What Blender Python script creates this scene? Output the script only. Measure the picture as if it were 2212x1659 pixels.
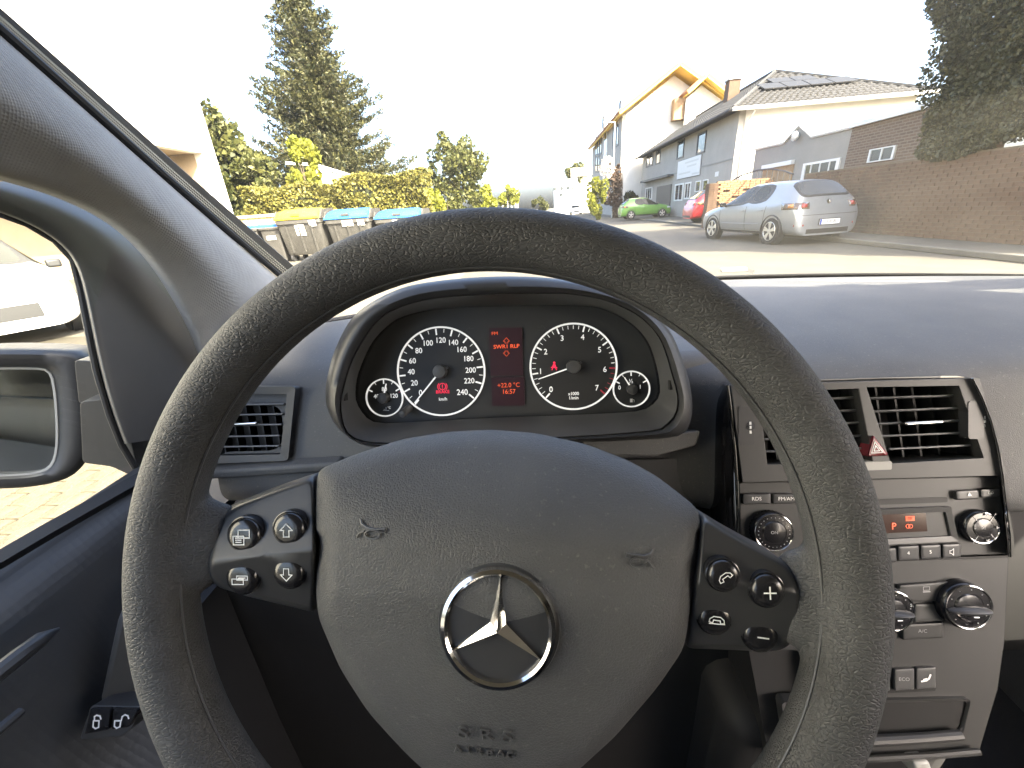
import bpy, bmesh, math, random
import numpy as np
from math import sin, cos, tan, pi, radians, sqrt, atan2, hypot
from mathutils import Vector, Matrix, Euler

S = bpy.context.scene
for o in list(bpy.data.objects):
    bpy.data.objects.remove(o, do_unlink=True)
COL = S.collection
random.seed(7); RNG = np.random.default_rng(7)

# ---------------------------------------------------------------- camera
FPX, CX, CY = 880.0, 1106.0, 829.5           # focal length in units of a 2212 px wide picture
YAW, PITCH, ROLL, CAMH = 5.0, 23.0, 4.0, 1.25
cam = bpy.data.cameras.new('camera'); camo = bpy.data.objects.new('camera', cam); COL.objects.link(camo)
cam.sensor_width = 36.0; cam.lens = 36.0*FPX/2212.0; cam.clip_start = 0.01; cam.clip_end = 3000
RM = Matrix.Rotation(radians(YAW), 3, 'Z') @ Matrix.Rotation(radians(90-PITCH), 3, 'X') @ Matrix.Rotation(radians(-ROLL), 3, 'Z')
camo.matrix_world = Matrix.Translation((0, 0, CAMH)) @ RM.to_4x4()
S.camera = camo
# ---------------------------------------------------------------- sky, sun, exposure
SUN_EL, SUN_AZ = 38.0, 135.0                  # azimuth clockwise from +Y: behind and to the right
W = bpy.data.worlds.new('World'); S.world = W; W.use_nodes = True
wn = W.node_tree.nodes; wn.clear()
sky = wn.new('ShaderNodeTexSky'); sky.sky_type = 'NISHITA'; sky.sun_disc = False
sky.sun_elevation = radians(SUN_EL); sky.sun_rotation = radians(SUN_AZ)
sky.air_density = 0.75; sky.dust_density = 5.5; sky.ozone_density = 1.0
bg = wn.new('ShaderNodeBackground'); bg.inputs['Strength'].default_value = 0.15
wo = wn.new('ShaderNodeOutputWorld')
W.node_tree.links.new(sky.outputs[0], bg.inputs[0]); W.node_tree.links.new(bg.outputs[0], wo.inputs[0])
sl = bpy.data.lights.new('sun', 'SUN'); sl.energy = 3.8; sl.angle = radians(0.5); sl.color = (1.0, 0.90, 0.72)
so = bpy.data.objects.new('sun', sl); COL.objects.link(so)
sd = Vector((sin(radians(SUN_AZ))*cos(radians(SUN_EL)), cos(radians(SUN_AZ))*cos(radians(SUN_EL)), sin(radians(SUN_EL))))
so.rotation_euler = sd.to_track_quat('Z', 'Y').to_euler(); so.location = (0, -5, 30)
vs = S.view_settings; vs.view_transform = 'Standard'; vs.look = 'None'; vs.exposure = 3.2; vs.gamma = 1.0
vs.use_curve_mapping = False
cy = S.cycles; cy.use_denoising = True; cy.max_bounces = 6; cy.diffuse_bounces = 3; cy.glossy_bounces = 3
cy.transmission_bounces = 4; cy.transparent_max_bounces = 12; cy.caustics_reflective = False; cy.caustics_refractive = False
cy.sample_clamp_indirect = 6.0

# ---------------------------------------------------------------- helpers
CAM = Vector((0, 0, CAMH))
def ray(u, v): return RM @ Vector(((u-CX)/FPX, -(v-CY)/FPX, -1.0))
def hit(u, v, p0, n):
    d = ray(u, v); n = Vector(n)
    return CAM + d*(n.dot(Vector(p0)-CAM)/n.dot(d))
def atY(u, v, Y): return hit(u, v, (0, Y, 0), (0, 1, 0))
def atZ(u, v, z=0.0): return hit(u, v, (0, 0, z), (0, 0, 1))
def atX(u, v, X): return hit(u, v, (X, 0, 0), (1, 0, 0))
def dep(u, v, d): return CAM + ray(u, v)*d
# picture-coordinate shorthands for enlarged views (thirds)
K1 = lambda x, y: (x/3, y/3)
K2 = lambda x, y: (737.3+x/3, y/3)
K3 = lambda x, y: (1474.7+x/3, y/3)
K4 = lambda x, y: (x/3, 553+y/3)
K5 = lambda x, y: (737.3+x/3, 553+y/3)
K6 = lambda x, y: (1474.7+x/3, 553+y/3)
L1 = lambda x, y: (x/3, 1106+y/3)
L2 = lambda x, y: (737.3+x/3, 1106+y/3)
L3 = lambda x, y: (1474.7+x/3, 1106+y/3)
def mp(K, *xy): return [K(xy[i], xy[i+1]) for i in range(0, len(xy), 2)]

class Plane:
    """A tilted plane of the car: origin, right, up and normal (towards the driver)."""
    def __init__(s, p0, tilt, yaw=0.0):
        t = radians(tilt); y = radians(yaw)
        s.p0 = Vector(p0); R = Matrix.Rotation(y, 3, 'Z')
        s.ux = R @ Vector((1, 0, 0)); s.uy = R @ Vector((0, sin(t), cos(t))); s.n = R @ Vector((0, -cos(t), sin(t)))
    def pt(s, a, b, h=0.0): return s.p0 + s.ux*a + s.uy*b + s.n*h
    def px(s, u, v, h=0.0): return hit(u, v, s.p0 + s.n*h, s.n)
    def ab(s, u, v, h=0.0):
        d = s.px(u, v, h) - s.p0
        return d.dot(s.ux), d.dot(s.uy)
    def scale(s, u, v, h=0.0): return (s.px(u+1, v, h)-s.px(u, v, h)).length

def loop(pts, n=64):
    """closed Catmull-Rom through pts, n samples spread over the segments by length"""
    P = np.array(pts, float); m = len(P)
    L = [np.linalg.norm(P[(i+1) % m]-P[i]) for i in range(m)]; T = sum(L); out = []
    for i in range(m):
        k = max(2, int(round(n*L[i]/T))); p0, p1, p2, p3 = P[i-1], P[i], P[(i+1) % m], P[(i+2) % m]
        for j in range(k):
            t = j/k
            out.append(0.5*((2*p1)+(-p0+p2)*t+(2*p0-5*p1+4*p2-p3)*t*t+(-p0+3*p1-3*p2+p3)*t**3))
    return [tuple(o) for o in out]
def rpoly(pts, r, n=4):
    """polygon with rounded corners (r in the units of the points)"""
    out = []; m = len(pts)
    for i in range(m):
        a, b, c = (np.array(pts[k % m], float) for k in (i-1, i, i+1))
        la, lc = np.linalg.norm(a-b), np.linalg.norm(c-b); rr = min(r, la*0.45, lc*0.45)
        p, q = b+(a-b)/la*rr, b+(c-b)/lc*rr
        for j in range(n+1):
            t = j/n; out.append(tuple((1-t)**2*p+2*t*(1-t)*b+t*t*q))
    return out
def bypolar(pts, c, n=96, k=None):
    """resample a star-shaped closed outline by angle about c"""
    P = loop(pts, 400) if k is None else k; P = np.array(P)-np.array(c)
    an = np.arctan2(P[:, 1], P[:, 0]); r = np.hypot(P[:, 0], P[:, 1]); o = np.argsort(an); an, r = an[o], r[o]
    A = np.linspace(-pi, pi, n, endpoint=False)
    R = np.interp(A, np.concatenate((an-2*pi, an, an+2*pi)), np.concatenate((r, r, r)))
    return [(c[0]+R[i]*cos(A[i]), c[1]+R[i]*sin(A[i])) for i in range(n)]

class MB:
    """collects shapes; build() links them as ONE mesh object"""
    def __init__(s): s.v = []; s.f = []; s.m = []
    def add(s, vs, fs, m=0):
        b = len(s.v); s.v.extend([tuple(x) for x in vs]); s.f.extend([tuple(i+b for i in f) for f in fs]); s.m.extend([m]*len(fs)); return s
    def box(s, c, size, rot=None, m=0):
        R = rot if rot is not None else Matrix.Identity(3); c = Vector(c)
        vs = [c + R @ Vector((x*size[0]/2, y*size[1]/2, z*size[2]/2)) for z in (-1, 1) for y in (-1, 1) for x in (-1, 1)]
        return s.add(vs, [(0, 2, 3, 1), (4, 5, 7, 6), (0, 1, 5, 4), (2, 6, 7, 3), (0, 4, 6, 2), (1, 3, 7, 5)], m)
    def bar(s, a, b, w, h, up=(0, 0, 1), m=0):
        a, b = Vector(a), Vector(b); d = (b-a); l = d.length; y = d/l; x = y.cross(Vector(up)).normalized(); z = x.cross(y)
        return s.box((a+b)/2, (w, l, h), Matrix((x, y, z)).transposed(), m)
    def prism(s, lo, hi, m=0, caps=True):
        n = len(lo); fs = [(i, (i+1) % n, n+(i+1) % n, n+i) for i in range(n)]
        if caps: fs += [tuple(range(n-1, -1, -1)), tuple(range(n, 2*n))]
        return s.add(list(lo)+list(hi), fs, m)
    def loft(s, rings, m=0, closed=True, cap0=False, cap1=False):
        n = len(rings[0]); vs = [p for r in rings for p in r]; fs = []
        for k in range(len(rings)-1):
            for i in range(n if closed else n-1):
                fs.append((k*n+i, k*n+(i+1) % n, (k+1)*n+(i+1) % n, (k+1)*n+i))
        if cap0: fs.append(tuple(range(n-1, -1, -1)))
        if cap1: fs.append(tuple((len(rings)-1)*n+i for i in range(n)))
        return s.add(vs, fs, m)
    def tube(s, pts, r, n=8, m=0, closed=False, cap=True):
        P = [Vector(p) for p in pts]; k = len(P); rings = []; ref = None
        for i in range(k):
            if closed: t = P[(i+1) % k]-P[i-1]
            else: t = P[min(i+1, k-1)]-P[max(i-1, 0)]
            t.normalize()
            if ref is None: ref = t.orthogonal().normalized()
            x = (ref - t*ref.dot(t)); x = x.normalized() if x.length > 1e-6 else t.orthogonal().normalized(); ref = x; y = t.cross(x)
            rr = r[i] if isinstance(r, (list, tuple)) else r
            rings.append([P[i]+x*(rr*cos(2*pi*j/n))+y*(rr*sin(2*pi*j/n)) for j in range(n)])
        if closed: rings.append(rings[0])
        return s.loft(rings, m, True, cap and not closed, cap and not closed)
    def lathe(s, c, axis, prof, n=32, m=0, ref=None, cap=True):
        """prof: (radius, height along axis)"""
        c = Vector(c); z = Vector(axis).normalized(); x = z.orthogonal().normalized() if ref is None else Vector(ref).normalized(); y = z.cross(x)
        rings = [[c + z*h + x*(r*cos(2*pi*j/n)) + y*(r*sin(2*pi*j/n)) for j in range(n)] for r, h in prof]
        return s.loft(rings, m, True, cap and prof[0][0] > 1e-5, cap and prof[-1][0] > 1e-5)
    def grid(s, rows, m=0): return s.loft(rows, m, False)
    def build(s, name, mats, parent=None, smooth=True, local=False, angle=35):
        me = bpy.data.meshes.new(name)
        V = np.array([tuple(p) for p in s.v], float)
        if parent is not None and not local:
            V = V - np.array(wloc(parent))
        me.from_pydata(V.tolist(), [], s.f)
        ms = mats if isinstance(mats, (list, tuple)) else [mats]
        for mm in ms: me.materials.append(mm)
        if len(ms) > 1: me.polygons.foreach_set('material_index', s.m)
        if smooth:
            me.shade_smooth()
            try: me.set_sharp_from_angle(angle=radians(angle))
            except Exception: pass
        me.update()
        o = bpy.data.objects.new(name, me); COL.objects.link(o)
        if parent is not None: o.parent = parent
        return o
def fixn(o):
    bm = bmesh.new(); bm.from_mesh(o.data); bmesh.ops.remove_doubles(bm, verts=bm.verts, dist=1e-6); bmesh.ops.recalc_face_normals(bm, faces=bm.faces); bm.to_mesh(o.data); bm.free(); return o
def wloc(o):
    p = Vector((0, 0, 0))
    while o is not None: p = p + o.location; o = o.parent
    return p
def tag(o, label=None, cat=None, group=None, kind=None):
    if label: o['label'] = label
    if cat: o['category'] = cat
    if group: o['group'] = group
    if kind: o['kind'] = kind
    return o
def thing(name, label, cat, loc=(0, 0, 0), rz=0.0, group=None):
    o = bpy.data.objects.new(name, None); COL.objects.link(o); o.empty_display_size = 0.1
    o.location = loc; o.rotation_euler = (0, 0, rz); return tag(o, label, cat, group)
def copy_tree(o, parent=None):
    c = o.copy(); COL.objects.link(c)
    if parent is not None: c.parent = parent
    for ch in list(o.children): copy_tree(ch, c)
    return c
def bevel(o, w, seg=2, ang=30):
    md = o.modifiers.new('bevel', 'BEVEL'); md.width = w; md.segments = seg; md.limit_method = 'ANGLE'; md.angle_limit = radians(ang); md.harden_normals = False
    return o
_tc = {}
def text2d(body, align='CENTER'):
    k = (body, align)
    if k not in _tc:
        cu = bpy.data.curves.new('t', 'FONT'); cu.body = body; cu.align_x = align; cu.align_y = 'CENTER'; cu.size = 1.0; cu.resolution_u = 3
        ob = bpy.data.objects.new('t', cu); COL.objects.link(ob)
        dg = bpy.context.evaluated_depsgraph_get(); me = bpy.data.meshes.new_from_object(ob.evaluated_get(dg))
        _tc[k] = ([tuple(v.co) for v in me.vertices], [tuple(p.vertices) for p in me.polygons])
        bpy.data.objects.remove(ob, do_unlink=True); bpy.data.meshes.remove(me); bpy.data.curves.remove(cu)
    return _tc[k]
def text_on(mb, body, pl, u, v, hpx, h, m=0, rot=0.0, sx=1.0, align='CENTER', bold=0.0):
    """flat lettering whose capitals are hpx picture pixels high, centred at (u, v) on plane pl lifted by h"""
    vs, fs = text2d(body, align); a, b = pl.ab(u, v, h); k = pl.scale(u, v, h)*hpx/0.70; c, s_ = cos(rot), sin(rot)
    offs = [(0, 0)] if not bold else [(0, 0), (bold, 0), (-bold, 0), (0, bold), (0, -bold)]
    for i, (ox, oy) in enumerate(offs):
        pts = []
        for x, y, z in vs:
            x = (x+ox)*k*sx; y = (y+oy)*k
            pts.append(pl.pt(a+x*c-y*s_, b+x*s_+y*c, h+i*1.2e-5))
        mb.add(pts, fs, m)
    return mb
def stroke(mb, pl, pts, w, h, m=0, closed=False):
    """flat line of width w (metres) through local (a, b) points"""
    n = len(pts)
    for i in range(n if closed else n-1):
        p, q = Vector(pts[i]), Vector(pts[(i+1) % n]); d = (q-p)
        if d.length < 1e-9: continue
        d.normalize(); k = Vector((-d.y, d.x))*w/2; e = d*w*0.4; hh = h+(i % 3)*1.5e-5
        mb.add([pl.pt(*(p-k-e), hh), pl.pt(*(q-k+e), hh), pl.pt(*(q+k+e), hh), pl.pt(*(p+k-e), hh)], [(0, 1, 2, 3)], m)
    return mb
def patch(outline, pl, hf, rings, c=None, skirt=None, m=0, mb=None):
    """domed piece: the outline (picture px) shrinks ring by ring to its centre; hf(s, u, v) lifts it off plane pl"""
    mb = mb or MB(); P = np.array(outline, float); c = np.array(c) if c is not None else P.mean(0); R = []
    if skirt is not None:
        R.append([pl.pt(*pl.ab(u, v, hf(1.0, u, v)), skirt) for u, v in P])
    for s in rings:
        R.append([pl.px(*(c+(p-c)*s), hf(s, *(c+(p-c)*s))) for p in P])
    n = len(P); ctr = pl.px(c[0], c[1], hf(0.0, c[0], c[1]))
    vs = [p for r in R for p in r]+[ctr]; fs = []
    for k in range(len(R)-1):
        for i in range(n): fs.append((k*n+i, k*n+(i+1) % n, (k+1)*n+(i+1) % n, (k+1)*n+i))
    k = len(R)-1
    for i in range(n): fs.append((k*n+i, k*n+(i+1) % n, len(vs)-1))
    return mb.add(vs, fs, m)
def slab(mb, pts, pl, h0, h1, m=0):
    """flat plate: outline in picture px seen at height h1, extruded straight back to h0"""
    ab = [pl.ab(u, v, h1) for u, v in pts]
    return mb.prism([pl.pt(a, b, h0) for a, b in ab], [pl.pt(a, b, h1) for a, b in ab], m)

# ---------------------------------------------------------------- materials
def mat(name, col, rough=0.5, metal=0.0, spec=0.5, bump=None, var=0.0, vscale=4.0, emit=None, estr=0.0, coat=0.0, col2=None, dust=0.0):
    """bump: list of (kind, scale, strength, distance[, stretch])"""
    m = bpy.data.materials.new(name); m.use_nodes = True; nt = m.node_tree; N = nt.nodes; Lk = nt.links
    p = N['Principled BSDF']; p.inputs['Roughness'].default_value = rough; p.inputs['Metallic'].default_value = metal
    p.inputs['Specular IOR Level'].default_value = spec; p.inputs['Coat Weight'].default_value = coat
    c4 = (*col, 1) if len(col) == 3 else col
    p.inputs['Base Color'].default_value = c4
    if emit: p.inputs['Emission Color'].default_value = (*emit, 1); p.inputs['Emission Strength'].default_value = estr
    tc = None
    def coord():
        nonlocal tc
        if tc is None: tc = N.new('ShaderNodeTexCoord')
        return tc.outputs['Object']
    if var > 0 or col2 is not None:
        nz = N.new('ShaderNodeTexNoise'); nz.inputs['Scale'].default_value = vscale; nz.inputs['Detail'].default_value = 6; nz.inputs['Roughness'].default_value = 0.65
        Lk.new(coord(), nz.inputs['Vector'])
        rp = N.new('ShaderNodeValToRGB'); rp.color_ramp.elements[0].position = 0.3; rp.color_ramp.elements[1].position = 0.7
        if col2 is not None: a, b = col, col2
        else: a = tuple(max(0, x*(1-var)) for x in col); b = tuple(min(1, x*(1+var)) for x in col)
        rp.color_ramp.elements[0].color = (*a, 1); rp.color_ramp.elements[1].color = (*b, 1)
        Lk.new(nz.outputs['Fac'], rp.inputs['Fac']); Lk.new(rp.outputs['Color'], p.inputs['Base Color'])
        mr = N.new('ShaderNodeMapRange'); mr.inputs['To Min'].default_value = max(0.02, rough-0.08); mr.inputs['To Max'].default_value = min(1, rough+0.08)
        Lk.new(nz.outputs['Fac'], mr.inputs['Value']); Lk.new(mr.outputs['Result'], p.inputs['Roughness'])
    if dust > 0:
        # settled dust: sparse pale specks and a thin uneven film
        dn = N.new('ShaderNodeTexNoise'); dn.inputs['Scale'].default_value = 420; dn.inputs['Detail'].default_value = 3; Lk.new(coord(), dn.inputs['Vector'])
        dr_ = N.new('ShaderNodeMapRange'); dr_.inputs['From Min'].default_value = 0.63; dr_.inputs['From Max'].default_value = 0.74; Lk.new(dn.outputs['Fac'], dr_.inputs['Value'])
        d2 = N.new('ShaderNodeTexNoise'); d2.inputs['Scale'].default_value = 16; d2.inputs['Detail'].default_value = 5; Lk.new(coord(), d2.inputs['Vector'])
        d3 = N.new('ShaderNodeMapRange'); d3.inputs['From Min'].default_value = 0.35; d3.inputs['From Max'].default_value = 0.75; d3.inputs['To Max'].default_value = 0.35; Lk.new(d2.outputs['Fac'], d3.inputs['Value'])
        da = N.new('ShaderNodeMath'); da.operation = 'ADD'; Lk.new(dr_.outputs[0], da.inputs[0]); Lk.new(d3.outputs[0], da.inputs[1])
        dm_ = N.new('ShaderNodeMath'); dm_.operation = 'MULTIPLY'; dm_.inputs[1].default_value = dust; dm_.use_clamp = True; Lk.new(da.outputs[0], dm_.inputs[0])
        mxc = N.new('ShaderNodeMixRGB'); mxc.inputs[2].default_value = (0.26, 0.25, 0.22, 1); Lk.new(dm_.outputs[0], mxc.inputs[0])
        src = p.inputs['Base Color'].links[0].from_socket if p.inputs['Base Color'].links else None
        if src is not None: Lk.new(src, mxc.inputs[1])
        else: mxc.inputs[1].default_value = c4
        Lk.new(mxc.outputs[0], p.inputs['Base Color'])
    last = None
    for b in (bump or []):
        kind, sc, st, dist = b[:4]; vec = coord()
        if len(b) > 4:
            mpn = N.new('ShaderNodeMapping'); mpn.inputs['Scale'].default_value = b[4]; Lk.new(vec, mpn.inputs['Vector']); vec = mpn.outputs[0]
        if kind == 'noise':
            t = N.new('ShaderNodeTexNoise'); t.inputs['Scale'].default_value = sc; t.inputs['Detail'].default_value = 4; out = t.outputs['Fac']
        elif kind == 'leather':
            # pebbled skin: cells with rounded creases, warped by noise
            nz2 = N.new('ShaderNodeTexNoise'); nz2.inputs['Scale'].default_value = sc*0.35; nz2.inputs['Detail'].default_value = 2
            Lk.new(vec, nz2.inputs['Vector'])
            mx = N.new('ShaderNodeVectorMath'); mx.operation = 'MULTIPLY_ADD'; mx.inputs[1].default_value = (1.6/sc,)*3
            Lk.new(nz2.outputs['Color'], mx.inputs[0]); Lk.new(vec, mx.inputs[2]); vec = mx.outputs[0]
            t = N.new('ShaderNodeTexVoronoi'); t.feature = 'DISTANCE_TO_EDGE'; t.inputs['Scale'].default_value = sc
            r2 = N.new('ShaderNodeMapRange'); r2.inputs['From Max'].default_value = 0.22; r2.interpolation_type = 'SMOOTHSTEP'
            Lk.new(t.outputs['Distance'], r2.inputs['Value']); out = r2.outputs['Result']
        elif kind == 'dots':
            t = N.new('ShaderNodeTexVoronoi'); t.inputs['Scale'].default_value = sc; t.inputs['Randomness'].default_value = 0.12; out = t.outputs['Distance']
        elif kind == 'wave':
            t = N.new('ShaderNodeTexWave'); t.inputs['Scale'].default_value = sc; t.inputs['Distortion'].default_value = 0.4; out = t.outputs['Fac']
        Lk.new(vec, t.inputs['Vector'])
        bn = N.new('ShaderNodeBump'); bn.inputs['Strength'].default_value = st; bn.inputs['Distance'].default_value = dist
        Lk.new(out, bn.inputs['Height'])
        if last is not None: Lk.new(last.outputs[0], bn.inputs['Normal'])
        last = bn
    if last is not None: Lk.new(last.outputs[0], p.inputs['Normal'])
    return m
def clear(name, tint=(1, 1, 1), refl=0.04, rough=0.02, dust=None):
    """a clear pane: transparent with a faint mirror; dust = (amount, colour, scale) adds specks and film"""
    m = bpy.data.materials.new(name); m.use_nodes = True; nt = m.node_tree; N = nt.nodes; Lk = nt.links; N.clear()
    out = N.new('ShaderNodeOutputMaterial'); tr = N.new('ShaderNodeBsdfTransparent'); tr.inputs[0].default_value = (*tint, 1)
    gl = N.new('ShaderNodeBsdfGlossy'); gl.inputs['Roughness'].default_value = rough
    mx = N.new('ShaderNodeMixShader'); mx.inputs[0].default_value = refl
    Lk.new(tr.outputs[0], mx.inputs[1]); Lk.new(gl.outputs[0], mx.inputs[2]); sh = mx.outputs[0]
    if dust:
        amt, col, sc = dust; tc = N.new('ShaderNodeTexCoord')
        v1 = N.new('ShaderNodeTexNoise'); v1.inputs['Scale'].default_value = sc; v1.inputs['Detail'].default_value = 3; v1.inputs['Roughness'].default_value = 0.7
        Lk.new(tc.outputs['Object'], v1.inputs['Vector'])
        r1 = N.new('ShaderNodeMapRange'); r1.inputs['From Min'].default_value = 0.57; r1.inputs['From Max'].default_value = 0.72; r1.inputs['To Max'].default_value = 0.45
        Lk.new(v1.outputs['Fac'], r1.inputs['Value'])
        v2 = N.new('ShaderNodeTexNoise'); v2.inputs['Scale'].default_value = 5.0; v2.inputs['Detail'].default_value = 5; Lk.new(tc.outputs['Object'], v2.inputs['Vector'])
        r2 = N.new('ShaderNodeMapRange'); r2.inputs['From Min'].default_value = 0.3; r2.inputs['From Max'].default_value = 0.75; r2.inputs['To Min'].default_value = 0.25; r2.inputs['To Max'].default_value = 1.0
        Lk.new(v2.outputs['Fac'], r2.inputs['Value'])
        ad = N.new('ShaderNodeMath'); ad.operation = 'ADD'; ad.inputs[1].default_value = 0.35; Lk.new(r1.outputs[0], ad.inputs[0])
        mu = N.new('ShaderNodeMath'); mu.operation = 'MULTIPLY'; Lk.new(ad.outputs[0], mu.inputs[0]); Lk.new(r2.outputs[0], mu.inputs[1])
        m2 = N.new('ShaderNodeMath'); m2.operation = 'MULTIPLY'; m2.inputs[1].default_value = amt; Lk.new(mu.outputs[0], m2.inputs[0])
        df = N.new('ShaderNodeBsdfDiffuse'); df.inputs[0].default_value = (*col, 1)
        tl = N.new('ShaderNodeBsdfTranslucent'); tl.inputs[0].default_value = (*col, 1)
        ds = N.new('ShaderNodeMixShader'); ds.inputs[0].default_value = 0.6; Lk.new(df.outputs[0], ds.inputs[1]); Lk.new(tl.outputs[0], ds.inputs[2])
        mm = N.new('ShaderNodeMixShader'); Lk.new(m2.outputs[0], mm.inputs[0]); Lk.new(sh, mm.inputs[1]); Lk.new(ds.outputs[0], mm.inputs[2]); sh = mm.outputs[0]
    Lk.new(sh, out.inputs[0]); return m

M = {}
M['rim_leather'] = mat('rim_leather', (0.062, 0.063, 0.064), 0.56, spec=0.4, bump=[('leather', 600, 0.62, 0.0005, (0.55, 1.0, 1.0)), ('noise', 700, 0.2, 0.0004), ('noise', 90, 0.1, 0.001)], var=0.3, vscale=22)
M['emboss'] = mat('emboss', (0.075, 0.076, 0.078), 0.4)
M['pad'] = mat('pad', (0.073, 0.074, 0.075), 0.52, bump=[('leather', 620, 0.42, 0.0005)], var=0.16, vscale=10, dust=0.22)
M['dash'] = mat('dash', (0.072, 0.073, 0.074), 0.6, bump=[('leather', 700, 0.32, 0.0004)], var=0.15, vscale=6, dust=0.30)
M['plastic'] = mat('plastic', (0.028, 0.0285, 0.030), 0.45, bump=[('noise', 900, 0.12, 0.0003)], var=0.12, vscale=9)
M['plastic_mid'] = mat('plastic_mid', (0.066, 0.066, 0.066), 0.45, bump=[('noise', 1100, 0.12, 0.0003)], var=0.10, vscale=9)
M['console'] = mat('console', (0.035, 0.035, 0.0345), 0.5, bump=[('noise', 1200, 0.10, 0.0003)], var=0.10, vscale=9)
M['satin'] = mat('satin', (0.040, 0.0405, 0.042), 0.38, bump=[('noise', 700, 0.05, 0.0002)])
M['gloss'] = mat('gloss', (0.008, 0.008, 0.009), 0.08, coat=0.6)
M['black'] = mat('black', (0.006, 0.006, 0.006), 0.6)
M['button'] = mat('button', (0.014, 0.014, 0.016), 0.22, coat=0.2)
M['rubber'] = mat('rubber', (0.012, 0.012, 0.013), 0.65, bump=[('noise', 500, 0.2, 0.0004)])
M['chrome'] = mat('chrome', (0.78, 0.77, 0.75), 0.10, metal=1.0)
M['white_ink'] = mat('white_ink', (0.80, 0.80, 0.78), 0.5)
M['white_lit'] = mat('white_lit', (0.80, 0.80, 0.78), 0.5, emit=(1, 1, 0.97), estr=0.06)
M['grey_ink'] = mat('grey_ink', (0.35, 0.35, 0.35), 0.5)
M['dial'] = mat('dial', (0.024, 0.0245, 0.025), 0.6)
M['dial_plate'] = mat('dial_plate', (0.030, 0.031, 0.0315), 0.6)
M['red_lit'] = mat('red_lit', (0.6, 0.03, 0.05), 0.5, emit=(1.0, 0.03, 0.10), estr=0.10)
M['red_ink'] = mat('red_ink', (0.55, 0.05, 0.08), 0.5)
M['amber_lit'] = mat('amber_lit', (0.6, 0.10, 0.04), 0.5, emit=(1.0, 0.12, 0.035), estr=0.085)
M['lcd'] = mat('lcd', (0.022, 0.012, 0.016), 0.35, emit=(0.5, 0.14, 0.18), estr=0.003)
M['lcd_radio'] = mat('lcd_radio', (0.020, 0.012, 0.010), 0.15, emit=(0.6, 0.12, 0.05), estr=0.006)
M['fabric'] = mat('fabric', (0.36, 0.362, 0.352), 0.9, bump=[('dots', 560, 0.9, 0.0007)], var=0.08, vscale=30)
M['frit'] = mat('frit', (0.015, 0.015, 0.014), 0.5)
M['dots'] = mat('dots', (0.42, 0.40, 0.32), 0.6)
M['haz'] = mat('hazard_red', (0.16, 0.03, 0.035), 0.25)
M['panel_grey'] = mat('panel_grey', (0.30, 0.30, 0.28), 0.5)
M['door'] = mat('door', (0.042, 0.044, 0.047), 0.42, bump=[('dots', 160, 0.30, 0.0010)], var=0.1, vscale=5)
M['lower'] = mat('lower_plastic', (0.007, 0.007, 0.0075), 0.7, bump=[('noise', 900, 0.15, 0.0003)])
M['carpet'] = mat('carpet', (0.015, 0.015, 0.015), 0.95, bump=[('wave', 120, 0.6, 0.002), ('noise', 500, 0.6, 0.002)])
M['headlining'] = mat('headlining', (0.36, 0.36, 0.345), 0.9)
M['mirror'] = mat('mirror_glass', (0.75, 0.78, 0.76), 0.03, metal=1.0)
M['windscreen'] = clear('windscreen_glass', (0.95, 0.97, 0.95), 0.035, dust=(0.20, (0.62, 0.58, 0.45), 420))
M['pane'] = clear('window_glass', (0.93, 0.97, 0.94), 0.04)
M['lens'] = clear('lens', (0.96, 0.96, 0.96), 0.012)

# ================================================================ THE CAR AROUND THE DRIVER
WH = Plane((-0.035, 0.148, 1.078), 24)            # steering wheel plane
CL = Plane(tuple(dep(952, 802, 0.45)), 20)        # instrument face
CO = Plane(tuple(dep(1830, 822, 0.40)), 23)       # centre console face
XL = -0.42                                        # inner face of the driver door
# ---------------------------------------------------------------- steering wheel
sw = thing('steering_wheel', 'black leather steering wheel with three pointed star emblem, in front of the gauges', 'steering wheel', tuple(WH.p0))
def build_rim():
    mb = MB(); Rm, rm = 0.1742, 0.0160; n = 160; rings = []
    for i in range(n):
        a = 2*pi*i/n; d = WH.ux*cos(a)+WH.uy*sin(a); ring = []
        for j in range(28):
            b = 2*pi*j/28; ring.append(WH.p0 + d*(Rm+rm*0.97*cos(b)) + WH.n*(rm*1.04*sin(b)))
        rings.append(ring)
    rings.append(rings[0]); mb.loft(rings)
    # leather spokes: from the rim to the switch pods
    def spoke(rim_px, mid_px, end_px, hr, hm, he, tr, te):
        c0, c1, c2 = (Vector(WH.ab(*p)) for p in (rim_px, mid_px, end_px)); R = []
        for k in range(9):
            t = k/8; c = c0*(1-t)**2+c1*2*t*(1-t)+c2*t*t; d = (c2-c0).normalized(); q = Vector((-d.y, d.x))
            hh = hr*(1-t)**2+hm*2*t*(1-t)+he*t*t; th = tr*(1-t)+te*t
            R.append([WH.pt(*(c+q*hh*cos(2*pi*j/20)), th*sin(2*pi*j/20)-0.011*t) for j in range(20)])
        mb.loft(R, 0, True, True, True)
    spoke((345, 1185), (410, 1180), (470, 1182), 0.040, 0.026, 0.019, 0.0150, 0.010)
    spoke((1855, 1320), (1775, 1315), (1712, 1308), 0.042, 0.028, 0.021, 0.0150, 0.010)
    o = mb.build('rim', M['rim_leather'], sw)
    r = o.modifiers.new('remesh', 'REMESH'); r.mode = 'VOXEL'; r.voxel_size = 0.0022; r.use_smooth_shade = True
    s = o.modifiers.new('smooth', 'SMOOTH'); s.factor = 0.5; s.iterations = 10
    return o
rim = build_rim()
# stitched seam round the inner side of the rim
mb = MB(); sr_ = 0.1742-0.01525
mb.tube([WH.pt(sr_*cos(2*pi*i/200), sr_*sin(2*pi*i/200), 0.0049) for i in range(200)], 0.00055, 5, closed=True); mb.build('stitched_seam', M['emboss'], rim)
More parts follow.
